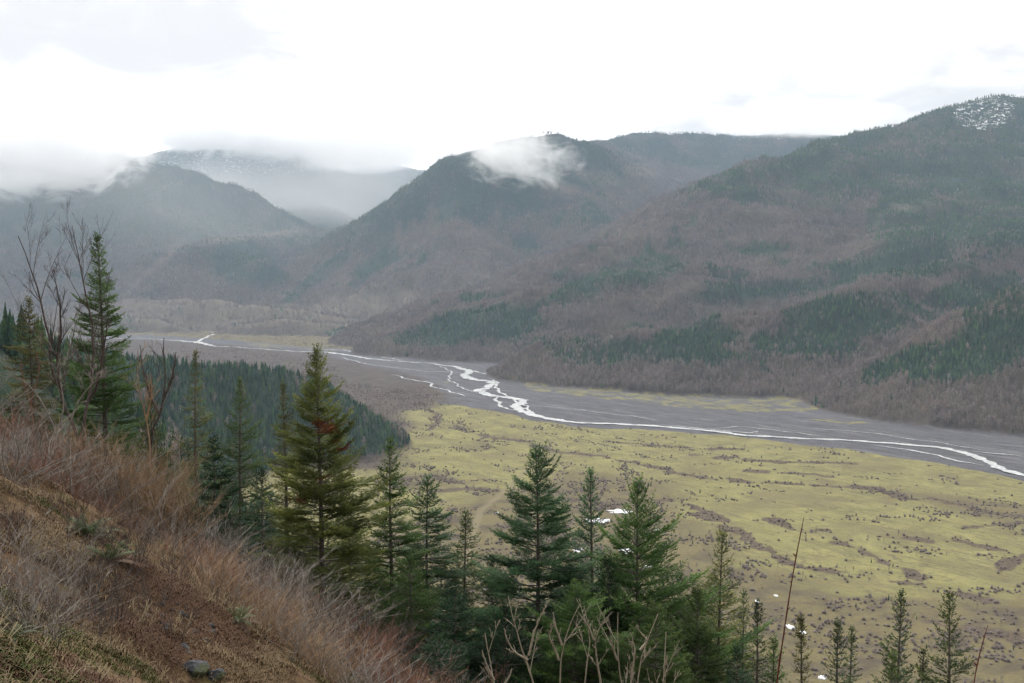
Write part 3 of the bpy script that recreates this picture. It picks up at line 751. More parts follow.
def fir_meshes(seed, Hh, Rm, style='fir', visible=1.0, dens=1.0):
    """trunk, branches and needles of one young fir. visible: share of the height, from the top, built in full"""
    r = np.random.RandomState(seed)
    up = np.array([0, 0, 1.0])
    # trunk
    n = 14; t = np.linspace(0, 1, n)
    TP = np.stack([.03 * Hh * .3 * np.sin(t * 3 + seed) * t, .02 * Hh * .3 * np.cos(t * 2.4 + seed) * t, t * Hh], -1)
    TR = (0.010 * Hh + .012) * (1 - t) ** .85 + .005
    trunk = tubes(TP[None], TR[None], 7)
    def trunk_at(z): return np.array([np.interp(z, TP[:, 2], TP[:, 0]), np.interp(z, TP[:, 2], TP[:, 1]), z])
    asym = r.uniform(0, 6.28); tiltk = r.uniform(-8, 8)
    brP, brR, tw = [], [], []
    z = Hh * .985; k = 0
    step0 = .17
    while z > Hh * (1 - visible) and z > .25:
        f = 1 - z / Hh                       # 0 at the top
        R = Rm * (f ** .80) * 1.02 + .07
        if f > .75: R *= 1 - .55 * (f - .75) / .25
        whorl = (k % 2 == 0)
        nb = (5 if f < .12 else r.randint(5, 8)) if whorl else r.randint(3, 7)
        a0 = r.uniform(0, 6.28); gapa = r.uniform(0, 6.28)
        for j in range(nb):
            if f > .1 and r.rand() < .09: continue
            a = a0 + j * 6.283 / nb + r.uniform(-.28, .28)
            L = R * (r.uniform(.70, 1.15) if whorl else r.uniform(.40, .92)) * (1 + .17 * math.cos(a - asym) + .10 * math.sin(z * 4.1 + seed + a))
            if r.rand() < .07: L *= 1.25
            e = math.radians(np.interp(f, [0, .08, .3, .7, 1], [60, 42, 22, 8, -2]) + r.uniform(-13, 13) + tiltk)
            if style == 'loose': e += math.radians(14)
            m = 7; s = np.linspace(0, 1, m)
            o = np.array([math.cos(a), math.sin(a), 0]); side = np.array([-math.sin(a), math.cos(a), 0])
            base = trunk_at(z + (0 if whorl else r.uniform(-.1, .1)))
            bend = r.uniform(-.12, .12)
            P = base + o * (s * L * math.cos(e))[:, None] + side * (bend * L * s * s)[:, None] + up * (s * L * math.sin(e) - .30 * L * s ** 2 * (f > .12) + .34 * L * s ** 3)[:, None]
            brP.append(P); brR.append(.0035 + .011 * L * (1 - s) ** .8)
            ns = max(3, int(L / .062 * dens))
            sv = np.clip(np.linspace(.16 if L < .7 else .26, 1.0, ns) + r.uniform(-.02, .02, ns), 0, 1)
            i_ = np.minimum((sv * (m - 1)).astype(int), m - 2); fr = (sv * (m - 1) - i_)[:, None]
            pp_ = P[i_] * (1 - fr) + P[i_ + 1] * fr; dv_ = P[i_ + 1] - P[i_]; dv_ /= np.linalg.norm(dv_, axis=1, keepdims=True)
            sg = np.where(np.arange(ns) % 2, 1.0, -1.0)[:, None]
            lt = np.minimum(((1 - sv) * L * .52 + .075) * r.uniform(.75, 1.2, ns), .62)
            dd = dv_ * .72 + side * sg * .78 + up * r.uniform(-.16, .22, ns)[:, None]; dd /= np.linalg.norm(dd, axis=1, keepdims=True); dd[-1] = dv_[-1]
            tw.append(np.column_stack([pp_, dd, lt, sv, np.full(ns, f)]))
            for b in range(4):
                u_ = (b + 1) * .13 / lt; ok = (lt > .22) & (u_ <= .9)
                if not ok.any(): break
                d0 = dd[ok]; s2 = np.cross(d0, up) * (1 if b % 2 else -1); k2 = ok.sum()
                d2 = d0 * .75 + s2 * .7 + up * r.uniform(-.1, .15, k2)[:, None]; d2 /= np.linalg.norm(d2, axis=1, keepdims=True)
                tw.append(np.column_stack([pp_[ok] + d0 * (lt[ok] * u_[ok])[:, None], d2, lt[ok] * (1 - u_[ok]) * .6 + .05, np.minimum(1, sv[ok] * .6 + .4 * u_[ok] + .15), np.full(k2, f)]))
        dz = step0 * np.interp(f, [0, .1, 1], [.55, .9, 1.15]) * max(.75, Hh / 7.5) * r.uniform(.85, 1.2)
        z -= dz; k += 1
    # leader shoots
    tw.append(np.concatenate([trunk_at(Hh * .97), up, [.035 * Hh + .05, 1, 0]])[None])
    branches = tubes(np.array(brP), np.array(brR), 3)
    tw = np.concatenate(tw); p, d, l, sq, ff = tw[:, :3], tw[:, 3:6], tw[:, 6], tw[:, 7], tw[:, 8]
    # needles: small blades along every twig, denser where the twig is long
    cnt = np.maximum(5, (l / .0125).astype(int)); idx = np.repeat(np.arange(len(p)), cnt)
    tt = r.rand(len(idx))
    c = p[idx] + d[idx] * (tt * l[idx])[:, None]
    s1 = np.cross(d[idx], up); s1 /= np.linalg.norm(s1, axis=1, keepdims=True) + 1e-6; s2 = np.cross(s1, d[idx])
    th = r.uniform(-1.9, 1.9, len(idx)); flip = r.choice([-1, 1], len(idx))
    out = s1 * (np.cos(th * .55) * flip)[:, None] + s2 * np.where(th > 0, np.abs(np.sin(th * .8)), -.35 * np.abs(np.sin(th)))[:, None]
    ln = r.uniform(.030, .056, len(idx)) * (1 if style != 'loose' else 1.1)
    tipv = c + out * (ln)[:, None] + d[idx] * (ln * .75)[:, None]
    wv = d[idx] * .0115 + s2 * .006
    Vn = np.stack([c - wv, c + wv, tipv], 1).reshape(-1, 3)
    Fn = np.arange(len(Vn)).reshape(-1, 3)
    tipa = np.clip(.15 + .75 * (sq[idx] ** 2) * (.4 + .6 * tt) + .15 * (1 - ff[idx]) + r.uniform(-.12, .12, len(idx)), 0, 1)
    return trunk, branches, (Vn, Fn, np.repeat(tipa, 3), c, p[idx])

def add_fir(px, top, Y, wpx, color, label, seed, style='fir', dens=1.0, rz=None, red=None, vis=1.0):
    tp = at(px, top, Y); gz = ground(tp[0], tp[1]) - .12
    Hh = tp[2] - gz; Rm = wpx * .5 * Y / F
    Rm = Rm
    t_, b_, (Vn, Fn, tip, cc, pp) = fir_meshes(seed, Hh, Rm, style, vis, dens)
    root = empty('fir_tree', (tp[0], tp[1], gz), label=label, category='fir tree', group='young firs on the slope')
    link('trunk', mesh_from('trunk', *t_, smooth=True), M_BARK, root)
    link('branches', mesh_from('branches', *b_), M_BARK, root)
    if red:
        msk = np.zeros(len(cc), bool)
        for (rx, ry, rr_) in red:
            ppx, ppy = project(pp[:, 0] + tp[0], pp[:, 1] + tp[1], pp[:, 2] + gz)
            msk |= (np.hypot((ppx - rx) / 1.4, ppy - ry) < rr_) & (pp[:, 1] < .2)
        f = Fn[msk]; u_, inv = np.unique(f, return_inverse=True)
        if len(f): link('dead_needles', mesh_from('dead_needles', Vn[u_], inv.reshape(f.shape), attrs={'tip': tip[u_]}), M_RED, root, label='rust red dead branches')
        f = Fn[~msk]; u_, inv = np.unique(f, return_inverse=True); Vn, Fn, tip = Vn[u_], inv.reshape(f.shape), tip[u_]
    link('crown', mesh_from('crown', Vn, Fn, attrs={'tip': tip}), FOL[color], root)
    return root

FIRS = [
    (100, 236, 31, 150, 'green', 'tall dark fir behind the bare forked tree at the left', 1, 'fir', 1.15, None),
    (30, 300, 38, 120, 'yellow', 'pale green fir half hidden left of the bare forked tree', 2, 'fir', .8, None),
    (194, 352, 44, 92, 'yellow', 'slim thin-branched fir standing between the leafless stems and the dark bushy fir', 4, 'fir', .55, None),
    (238, 380, 40, 120, 'green', 'slender open fir just behind the dark bushy fir', 5, 'fir', .7, None),
    (213, 442, 27, 105, 'dark', 'short dense very dark fir beside the tan shrubs', 6, 'fir', 1.4, None),
    (284, 384, 43, 120, 'yellow', 'fir just left of and behind the fir with rust red branches', 7, 'fir', .7, None),
    (319, 350, 30, 182, 'yellow', 'big yellow-green fir with rust red dead branches', 8, 'fir', 1.2, [(323, 428, 6), (340, 447, 7), (322, 482, 4), (303, 502, 4), (360, 590, 5)]),
    (391, 440, 31, 105, 'green', 'dark upright fir right of the fir with red branches', 9, 'fir', 1.1, None),
    (427, 478, 33, 150, 'blue', 'fir between the dark upright fir and the thin pointed fir', 10, 'fir', 1.0, None),
    (464, 512, 34, 100, 'green', 'thin pointed fir left of the large full fir', 11, 'fir', .8, None),
    (491, 560, 33, 90, 'blue', 'small pointed fir close against the left of the large full fir', 12, 'fir', .9, None),
    (537, 448, 31, 215, 'blue', 'large full blue-green fir above the pale forked shrubs', 13, 'fir', 1.25, None),
    (593, 470, 33, 120, 'blue', 'tall narrow fir with a bare pale stem right of the large full fir', 14, 'fir', .75, None),
    (640, 482, 30, 215, 'green', 'loose fir with long upswept branches', 15, 'loose', .85, None),
    (680, 575, 34, 85, 'grey', 'small fir tip between the loose fir and the dark thin fir', 16, 'fir', .8, None),
    (720, 532, 32, 130, 'yellow', 'dark thin olive-tinged fir with drooping lower branches', 17, 'fir', .8, None),
    (742, 592, 34, 62, 'green', 'narrow fir tip just right of the olive-tinged fir', 18, 'fir', .7, None),
    (757, 602, 31, 70, 'grey', 'needle-thin light green fir left of the red cane', 19, 'fir', .6, None),
    (803, 617, 28, 60, 'yellow', 'small sparse fir tip just right of the red cane', 20, 'fir', .6, None),
    (840, 622, 29, 80, 'grey', 'low light green fir tip beside the snow patch at the bottom edge', 21, 'fir', .7, None),
    (853, 628, 31, 60, 'green', 'thin pointed fir tip right of the low light green one', 22, 'fir', .6, None),
    (900, 592, 27, 110, 'grey', 'light green open fir third from the right edge', 23, 'fir', .7, None),
    (890, 655, 24, 70, 'green', 'tiny fir tip in front of the light green open fir', 24, 'fir', .7, None),
    (922, 650, 26, 70, 'grey', 'small fir tip between the two tallest firs of the right corner', 25, 'fir', .7, None),
    (951, 592, 25, 125, 'green', 'full green fir with a long bare leader near the right corner', 26, 'fir', .95, None),
    (700, 590, 28, 130, 'green', 'low bushy fir hiding the foot of the olive-tinged fir', 27, 'fir', 1.0, None),
    (455, 590, 28, 120, 'dark', 'low dark fir under the thin pointed fir', 28, 'fir', 1.1, None),
    (575, 590, 27, 170, 'green', 'low broad fir behind the pale forked shrubs', 29, 'fir', 1.0, None),
    (655, 610, 26, 150, 'green', 'low broad fir below the loose fir', 30, 'fir', 1.0, None),
    (505, 610, 27, 120, 'dark', 'low dark fir beneath the left side of the large full fir', 31, 'fir', 1.0, None),
    (350, 520, 34, 130, 'yellow', 'low yellowish fir beyond the right skirt of the fir with red branches', 34, 'fir', .9, None),
    (262, 470, 35, 110, 'dark', 'dark fir filling the gap left of the fir with red branches', 35, 'fir', .9, None),
    (150, 400, 40, 90, 'green', 'small dark fir behind the tan shrubs', 36, 'fir', .9, None),
    (410, 560, 29, 120, 'green', 'low green fir between the dark upright fir and its right neighbour', 38, 'fir', 1.0, None),
    (610, 560, 29, 110, 'dark', 'dark low fir between the tall narrow fir and the loose fir', 39, 'fir', 1.0, None),
    (440, 640, 24, 130, 'dark', 'low spreading dark fir above the russet shrubs', 40, 'fir', 1.0, None),
    (738, 650, 25, 110, 'dark', 'lowest dark fir left of the red cane foot', 41, 'fir', 1.0, None),
    (772, 640, 27, 80, 'green', 'low green fir tip hiding the foot of the red cane', 37, 'fir', .8, None),
]
for i, (px, tp_, Y_, wp, c_, lab, sd_, st_, dn_, red_) in enumerate(FIRS):
    vis = 1.0 if px < 480 else min(1.0, (720 - tp_) / F * Y_ / 6.0)
    # the base of the crown width grows with hidden depth: scale the radius so that the width holds at the visible foot
    p0 = at(px, tp_, Y_); g0 = ground(p0[0], p0[1]); Ht = p0[2] - g0
    base_py = 341.5 - F * 0 + 0
    _, gy = project(p0[0], p0[1], g0); gy = float(gy)
    f = min(1.0, (min(690, gy) - tp_) / max(1, gy - tp_)); wp = wp * (.98 if 300 < px < 720 else .80); ww = wp / max(.25, f ** .80)
    add_fir(px, tp_, Y_, min(ww, wp * 1.7), c_, lab, sd_, st_, dn_, red=red_, vis=min(1.0, f + .12))

# ---- leafless shrubs
def shrub_mesh(seed, n, Hh, spread, rad, curve=.5, twigs=6, wind=(0, 0)):
    r = np.random.RandomState(seed)
    m = 7; s = np.linspace(0, 1, m)
    a = r.uniform(0, 6.28, n); rb = np.sqrt(r.rand(n)) * .28 * spread
    lean = r.uniform(.05, 1, n) ** .8 * spread; Hs = Hh * r.uniform(.45, 1.05, n) * np.sqrt(np.clip(1.15 - (lean / spread) ** 2 * .6, .2, 1))
    P = np.zeros((n, m, 3))
    a2 = a + r.uniform(-.7, .7, n); w1 = r.uniform(-.13, .13, (n, 1)) * Hh
    P[:, :, 0] = (rb * np.cos(a))[:, None] + (lean * np.cos(a2))[:, None] * (s[None] ** (1 + curve)) + w1 * np.sin(s * 5)[None] + wind[0] * s[None] ** 2
    P[:, :, 1] = (rb * np.sin(a))[:, None] + (lean * np.sin(a2))[:, None] * (s[None] ** (1 + curve)) + w1 * np.cos(s * 4)[None] + wind[1] * s[None] ** 2
    P[:, :, 2] = Hs[:, None] * (s[None] - .12 * s[None] ** 3) - .1
    R = rad * (1 - .8 * s)[None] * r.uniform(.6, 1.3, n)[:, None]
    parts = [tubes(P, R)]
    N2 = n * twigs; si = np.repeat(np.arange(n), twigs); t = r.uniform(.3, .97, N2)
    i0 = np.minimum((t * (m - 1)).astype(int), m - 2); fr = (t * (m - 1) - i0)[:, None]
    B = P[si, i0] * (1 - fr) + P[si, i0 + 1] * fr; D = P[si, i0 + 1] - P[si, i0]; D /= np.linalg.norm(D, axis=1, keepdims=True)
    az_ = r.uniform(0, 6.28, N2); O = np.stack([np.cos(az_), np.sin(az_), r.uniform(-.1, .5, N2)], -1)
    l = Hh * r.uniform(.08, .24, N2)
    s4 = np.linspace(0, 1, 4)
    Q_ = B[:, None] + (D * .8 + O * .55)[:, None] * (l[:, None] * s4[None])[:, :, None] + np.array([0, 0, 1.0]) * (l[:, None] * .18 * s4[None] ** 2)[:, :, None]
    parts.append(tubes(Q_, (rad * .48 * (1 - .7 * s4))[None] * np.ones((N2, 1))))
    return merge(parts)
SH = {}
for key, mat, n, Hh, sp, rad, cv in (('grey', M_TWIG_GREY, 17, 1.5, 1.25, .0105, .45), ('tan', M_TWIG_TAN, 34, 2.0, .85, .0098, .25), ('rust', M_TWIG_RUST, 32, 1.1, .8, .0078, .3), ('dark', M_TWIG_DARK, 14, 1.3, .6, .007, .1), ('olive', M_TWIG_TAN, 34, .9, .9, .006, .8)):
    SH[key] = []
    for v in range(3):
        me = mesh_from('shrub_' + key, *shrub_mesh(300 + v + 10 * len(SH), n, Hh, sp, rad, cv)); me.materials.append(mat); SH[key].append(me)
SL = {'grey': ('grey leafless shrub in the tangle along the slope', 'grey leafless shrubs on the slope'),
      'tan': ('tan leafless shrub of upright stems below the bare forked tree', 'tan upright shrubs below the bare forked tree'),
      'rust': ('low reddish-brown leafless shrub at the foot of the firs', 'reddish-brown shrubs at the foot of the firs'),
      'dark': ('sparse dark-stemmed shrub rising from the brown grass', 'sparse dark-stemmed shrubs in the brown grass'),
      'olive': ('small arching straw-coloured shrub on the brown slope', 'small straw-coloured shrubs on the brown slope')}
shrub_n = 0
def put_shrub(key, x, y, sc):
    global shrub_n
    me = SH[key][shrub_n % 3]; shrub_n += 1
    o = link('shrub', me, loc=(x, y, ground(x, y) - .04), label=SL[key][0], category='shrub', group=SL[key][1])
    o.rotation_euler = (RS.uniform(-.12, .12), RS.uniform(-.1, .15), RS.uniform(0, 6.28)); o.scale = (sc * RS.uniform(.9, 1.2), sc * RS.uniform(.9, 1.2), sc)
def strip(key, pts, n, jx, jy, s0, s1):
    """shrubs along a line of (px, Y)"""
    for i in range(n):
        t = (i + RS.uniform(0, 1)) / n * (len(pts) - 1); k = min(int(t), len(pts) - 2); f = t - k
        px = pts[k][0] * (1 - f) + pts[k + 1][0] * f + RS.uniform(-jx, jx); Yv = pts[k][1] * (1 - f) + pts[k + 1][1] * f + RS.uniform(-jy, jy)
        x_ = (px - 512) / F * Yv * 1.0; put_shrub(key, x_, Yv, RS.uniform(s0, s1))
strip('tan', [(130, 22), (175, 22.5)], 9, 14, 1.6, .75, 1.0)
strip('tan', [(60, 22), (125, 23)], 10, 16, 2.2, .55, .8)
strip('grey', [(-20, 17), (40, 20), (100, 22), (140, 24)], 26, 22, 3.0, .6, 1.0)
strip('rust', [(-20, 19), (30, 21), (90, 23)], 12, 20, 2.5, .7, 1.1)
strip('grey', [(-20, 27), (60, 29), (140, 31), (200, 29)], 20, 20, 2.5, .7, 1.1)
strip('grey', [(190, 22), (225, 21), (270, 20.5), (330, 19.5)], 26, 18, 2.4, .5, .85)
strip('rust', [(190, 24), (240, 25), (300, 24)], 8, 18, 2.0, .5, .8)
strip('olive', [(150, 19), (200, 18), (260, 17), (320, 17)], 16, 24, 2.0, .5, .9)
strip('rust', [(350, 17.5), (385, 17), (420, 16.5), (450, 16.5)], 16, 16, 1.6, .65, 1.0)
strip('rust', [(450, 19), (520, 18), (600, 18), (680, 18)], 14, 16, 2, .9, 1.3)
strip('rust', [(205, 17), (240, 15.5), (290, 15)], 9, 14, 1.0, .4, .65)
strip('grey', [(215, 16), (250, 14.3), (300, 13.8), (345, 14.5)], 14, 14, .8, .35, .6)
strip('olive', [(200, 15.5), (240, 13.8), (290, 13.2), (330, 13.5)], 16, 14, .8, .5, .9)
strip('dark', [(0, 20), (80, 22), (160, 22), (240, 20), (330, 18.5), (420, 17)], 26, 20, 2.0, .7, 1.2)
strip('grey', [(270, 14.5), (330, 14.5), (380, 14)], 12, 20, 1.2, .45, .7)
strip('rust', [(0, 16), (60, 17.5), (120, 18.5), (190, 18.5), (230, 16.5)], 18, 16, .8, .35, .6)
strip('dark', [(20, 12), (90, 13), (150, 14), (210, 15)], 12, 26, 1.5, .35, .7)
strip('grey', [(-10, 11), (40, 11.5), (80, 11)], 8, 16, 1.0, .3, .5)
strip('olive', [(60, 14), (130, 15), (200, 15)], 8, 26, 1.5, .35, .6)
strip('grey', [(-25, 9.5), (20, 9), (45, 9.5)], 10, 14, 1.2, .28, .5)
strip('dark', [(40, 9.5), (90, 10.5), (150, 12.5), (200, 14.5)], 10, 26, 1.2, .4, .75)
strip('grey', [(100, 18), (140, 19), (170, 20)], 9, 12, 1.0, .35, .6)
strip('grey', [(350, 27), (420, 28), (470, 26)], 10, 20, 2.0, .7, 1.0)
strip('rust', [(250, 27), (330, 27), (400, 25)], 10, 20, 2.0, .6, .9)

# ---- recursive bare trees
def bare_tree(guides, seed, r0, mat, name, label, cat, depth=3, twig_l=.9, nb=9, group=None, up_bias=.5, rmin=.004):
    """guides: list of world polylines (first starts at the base)"""
    r = np.random.RandomState(seed); root = np.array(guides[0][0]); stems = []; 
    def smooth(g, m=16):
        g = np.array(g, float); s = np.concatenate([[0], np.cumsum(np.linalg.norm(np.diff(g, axis=0), axis=1))])
        t = np.linspace(0, s[-1], m); q = np.stack([np.interp(t, s, g[:, k]) for k in range(3)], -1)
        for _ in range(2): q[1:-1] = (q[:-2] + 2 * q[1:-1] + q[2:]) / 4
        q[1:-1] += r.normal(0, .012 * s[-1] / m * 3, (m - 2, 3)); return q, s[-1]
    tr, br, tw = [], [], []
    def grow(P, L, ra, lev):
        if lev >= depth: return
        k = max(2, int(nb * (1 if lev == 0 else .6)))
        for i in range(k):
            t = r.uniform(.22 if lev == 0 else .12, .92); ii = min(int(t * (len(P) - 1)), len(P) - 2)
            b = P[ii] + (P[ii + 1] - P[ii]) * (t * (len(P) - 1) - ii); d = P[ii + 1] - P[ii]; d /= np.linalg.norm(d)
            o = r.normal(0, 1, 3); o -= d * o.dot(d); o /= np.linalg.norm(o); l = L * r.uniform(.14, .42) * (1.2 - t * .7) * twig_l
            dd = d * .75 + o * .62 + np.array([0, 0, up_bias * .5]); dd /= np.linalg.norm(dd)
            m = 6; s = np.linspace(0, 1, m); o2 = r.normal(0, .12, 3)
            Q_ = b + dd * (l * s)[:, None] + (np.array([0, 0, 1.0]) * up_bias * .25 + o2) * (l * s ** 2)[:, None]
            rr_ = max(ra * (1 - t * .75) * .5, rmin)
            (br if lev == 0 else tw).append((Q_, np.linspace(rr_, rmin * .6, m))); grow(Q_, l * 1.5, rr_, lev + 1)
    for gi, g in enumerate(guides):
        P, L = smooth(g); ra = r0 * (1 if gi == 0 else .75); tr.append((P, ra * (1 - .86 * np.linspace(0, 1, 16)) + rmin * .5)); grow(P, L, ra, 0)
    e = empty(name, root.tolist(), label=label, category=cat)
    if group: e['group'] = group
    def mk(nm, L_, sides):
        if not L_: return
        V_, Q_ = tubes(np.array([a for a, _ in L_]) - root, np.array([b for _, b in L_]), sides); link(nm, mesh_from(nm, V_, Q_, smooth=True), mat, e)
    mk('trunk', tr, 6); mk('branches', br, 4); mk('twigs', tw, 3)
    return e
def guide(pts, Y, dy=0.0):
    return [at(px, py, Y + dy * k / max(1, len(pts) - 1)) for k, (px, py) in enumerate(pts)]
def based(pts, Y, dy=0.0):
    g = guide(pts, Y, dy); b = g[0].copy(); b[2] = ground(b[0], b[1]) - .1; return [b] + g
bare_tree([based([(84, 452), (72, 425), (62, 398), (50, 370), (49, 330), (40, 300), (32, 268), (18, 236)], 27), guide([(80, 440), (86, 410), (92, 385), (95, 345), (88, 300), (80, 268), (72, 226)], 27, 1.2),
           guide([(62, 398), (56, 360), (62, 330), (60, 300), (52, 270)], 27, -.8), guide([(86, 405), (98, 385), (104, 350), (108, 318)], 27.4, -.8)],
          501, .055, M_TWIG_DARK, 'bare_tree', 'tall dark leafless tree with two forked leaders in front of the tall fir', 'bare tree', 3, .95, 11, rmin=.0030, up_bias=.65)
bare_tree([based([(60, 440), (48, 412), (36, 392), (22, 378), (-2, 372)], 25), guide([(66, 436), (78, 400), (96, 380), (118, 372)], 25), guide([(60, 430), (64, 400), (58, 372), (66, 350)], 25)],
          502, .026, M_TWIG_GREY, 'bare_tree', 'pale lichen-grey tangled small tree at the foot of the dark forked tree', 'bare tree', 3, 1.0, 9, up_bias=.15, rmin=.003)
bare_tree([based([(150, 430), (162, 412), (166, 385), (163, 355), (164, 338)], 27), guide([(160, 415), (150, 395), (143, 370), (140, 345)], 27, .5), guide([(163, 400), (172, 380), (176, 352)], 27)],
          503, .05, M_TWIG_DARK, 'bare_tree', 'small dark leafless tree leaning right of the tall fir', 'bare tree', 2, .8, 10, rmin=.005)
bare_tree([based([(34, 430), (30, 400), (40, 372), (36, 350)], 30), guide([(32, 410), (24, 380), (20, 362)], 30)], 504, .035, M_TWIG_RUST, 'bare_tree', 'thin reddish leafless sapling at the far left of the thicket', 'bare tree', 2, .8, 10)
bare_tree([based([(150, 440), (145, 410), (136, 385), (138, 350)], 24), guide([(146, 420), (152, 395), (150, 372)], 24)], 505, .03, M_TWIG_TAN, 'bare_tree', 'thin brownish leafless sapling standing behind the tan shrubs', 'bare tree', 2, .8, 10)

# pale forked shrubs at the bottom
FK = [
    ([[(538, 700), (528, 660), (518, 640), (512, 612), (508, 596)], [(529, 655), (534, 632), (540, 618), (549, 600)], [(528, 660), (514, 652), (506, 638), (504, 628)]], 'pale forked leafless shrub furthest left of the row at the bottom edge, wide open fork'),
    ([[(560, 700), (559, 670), (562, 645), (568, 628), (576, 612), (580, 604)], [(559, 660), (553, 645), (548, 634), (556, 622)], [(562, 645), (556, 628), (553, 612)]], 'pale leafless shrub with orange-tipped twigs in the middle of the bottom row'),
    ([[(582, 700), (586, 668), (592, 640), (594, 618), (584, 606)], [(604, 700), (598, 668), (594, 640), (602, 622), (612, 612)], [(594, 640), (588, 625), (578, 612)]], 'two-stemmed pale leafless shrub whose stems meet and spread again'),
    ([[(636, 700), (637, 668), (642, 645), (652, 628), (658, 614)], [(630, 700), (632, 668), (636, 650), (630, 632)], [(640, 650), (648, 640), (640, 632), (636, 625)]], 'pale leafless shrub with a thick stem leaning right under the loose fir'),
    ([[(628, 700), (618, 668), (616, 640), (618, 612)], [(617, 660), (612, 645), (610, 632)]], 'thin grey leafless shrub just left of the thick-stemmed pale one'),
    ([[(664, 700), (664, 670), (663, 645), (666, 632)], [(664, 668), (668, 655)]], 'single pale leafless stem at the right end of the bottom row'),
    ([[(500, 700), (492, 675), (488, 655), (485, 633)], [(494, 680), (486, 664), (482, 650)], [(500, 690), (510, 676), (512, 668)]], 'single knotty pale stem at the left end of the bottom row'),
]
for i, (gs, lab) in enumerate(FK):
    Yk = 11.5 + .25 * (i % 3)
    bare_tree([based(gs[0], Yk)] + [guide(g, Yk, .1 * (k - 1)) for k, g in enumerate(gs[1:])], 520 + i, .0155, M_TWIG_PALE, 'forked_shrub', lab, 'shrub', 3, .62, 8, group='pale forked shrubs at the bottom edge', rmin=.004)
# canes
for i, (pts, Yk, rad, lab) in enumerate((([(770, 760), (776, 683), (783, 640), (790, 590), (797, 550), (804, 517)], 5.0, .0072, 'long dark red cane rising in front of the valley floor'),
                                 ([(966, 760), (972, 690), (977, 660), (982, 640), (988, 625)], 4.6, .0066, 'short dark red cane near the lower right corner'))):
    P = np.array(based(pts, Yk)); s = np.concatenate([[0], np.cumsum(np.linalg.norm(np.diff(P, axis=0), axis=1))]); t = np.linspace(0, s[-1], 60)
    Q_ = np.stack([np.interp(t, s, P[:, k]) for k in range(3)], -1)
    for _ in range(6): Q_[1:-1] = (Q_[:-2] + 2 * Q_[1:-1] + Q_[2:]) / 4
    rdd = rad * (1.25 - .95 * t / s[-1]) * (1 + .25 * (np.arange(60) % 4 == 0)); rdd[-1] = .001
    e = empty('cane', P[0].tolist(), label=lab, category='cane', group='dark red canes')
    link('stem', mesh_from('stem', *tubes(Q_[None] - P[0], rdd[None], 7), smooth=True), M_CANE, e)
    bp, brd = [], []
    for k in range(20, 57, 2):
        d = np.array([math.cos(k * 2.4), math.sin(k * 2.4), .9]); d /= np.linalg.norm(d); l = .022
        bp.append(np.stack([Q_[k] - P[0] + d * l * q for q in (0, .5, 1)])); brd.append([.003, .0032, .0006])
    link('buds', mesh_from('buds', *tubes(np.array(bp), np.array(brd), 4)), M_CANE, e)

# thin foreground stems lower left
k_ = 0
for (x0, x1, y1, Yk, mt, nm) in ((108, 112, 590, 9.5, M_TWIG_DARK, 'dark'), (70, 66, 625, 8.5, M_TWIG_DARK, 'dark'), (82, 90, 640, 9, M_TWIG_TAN, 'tan'), (46, 62, 630, 8, M_TWIG_DARK, 'dark'), (136, 128, 640, 10, M_TWIG_TAN, 'tan'), (30, 22, 610, 8.5, M_TWIG_GREY, 'grey')):
    bare_tree([based([(x0, 683), ((x0 + x1) / 2 + 2, (683 + y1) / 2), (x1, y1)], Yk)], 560 + k_, .007, mt, 'bare_shrub', 'thin %s leafless stem rising from the grass in the lower left corner' % nm, 'stem', 2, .5, 5, group='thin %s stems in the lower left corner' % nm, rmin=.002); k_ += 1

# ---- sword ferns
M_FERN = foliage_mat('fern_green', (.035, .075, .014), (.075, .125, .028))
M_FERND = foliage_mat('fern_dead', (.10, .045, .02), (.17, .08, .04))
def fern(px, py, s, n, lab, seed, dead=.2):
    p = hit_near(px, py); r = np.random.RandomState(seed)
    e = empty('fern', (p[0], p[1], ground(p[0], p[1])), label=lab, category='fern', group='sword ferns on the slope')
    for nm, cnt, mt, lo, hi in (('fronds', n, M_FERN, .5, 1.2), ('dead_fronds', int(n * dead), M_FERND, -.2, .4)):
        Vs, Fs, tips = [], [], []
        o = 0
        for i in range(cnt):
            a = r.uniform(0, 6.28); L = s * r.uniform(.75, 1.1); el_ = r.uniform(lo, hi); m = 26; t = np.linspace(0, 1, m)
            oo = np.array([math.cos(a), math.sin(a), 0]); sd = np.array([-math.sin(a), math.cos(a), 0])
            C = oo * (L * math.cos(el_) * t)[:, None] + np.array([0, 0, 1.0]) * (L * (math.sin(el_) * t - .45 * t ** 2.2))[:, None]
            w_ = s * .13 * np.sin(np.clip(t * 1.08 + .08, 0, 1) * 3.05) ** .7
            for sg in (-1, 1):
                tipp = C + sd * (sg * w_)[:, None] + oo * .02 * s
                b0 = C; dv = np.gradient(C, axis=0) * .32
                tri = np.stack([b0 - dv, b0 + dv, tipp], 1).reshape(-1, 3); Vs.append(tri); Fs.append(np.arange(len(tri)).reshape(-1, 3) + o); o += len(tri); tips.append(np.repeat(t * .8, 3))
        if cnt: link(nm, mesh_from(nm, np.concatenate(Vs), np.concatenate(Fs), attrs={'tip': np.concatenate(tips)}), mt, e)
fern(88, 540, .55, 34, 'bushy green sword fern, the higher of two on the brown slope', 601)
fern(108, 566, .50, 20, 'flatter green sword fern with rusty fronds, the lower of two', 602, 1.0)
fern(8, 640, .30, 14, 'small dark fern tuft at the left edge of the slope', 603, .3)
fern(238, 628, .45, 14, 'pale green fern in the grey shrubs left of centre', 604, .3)

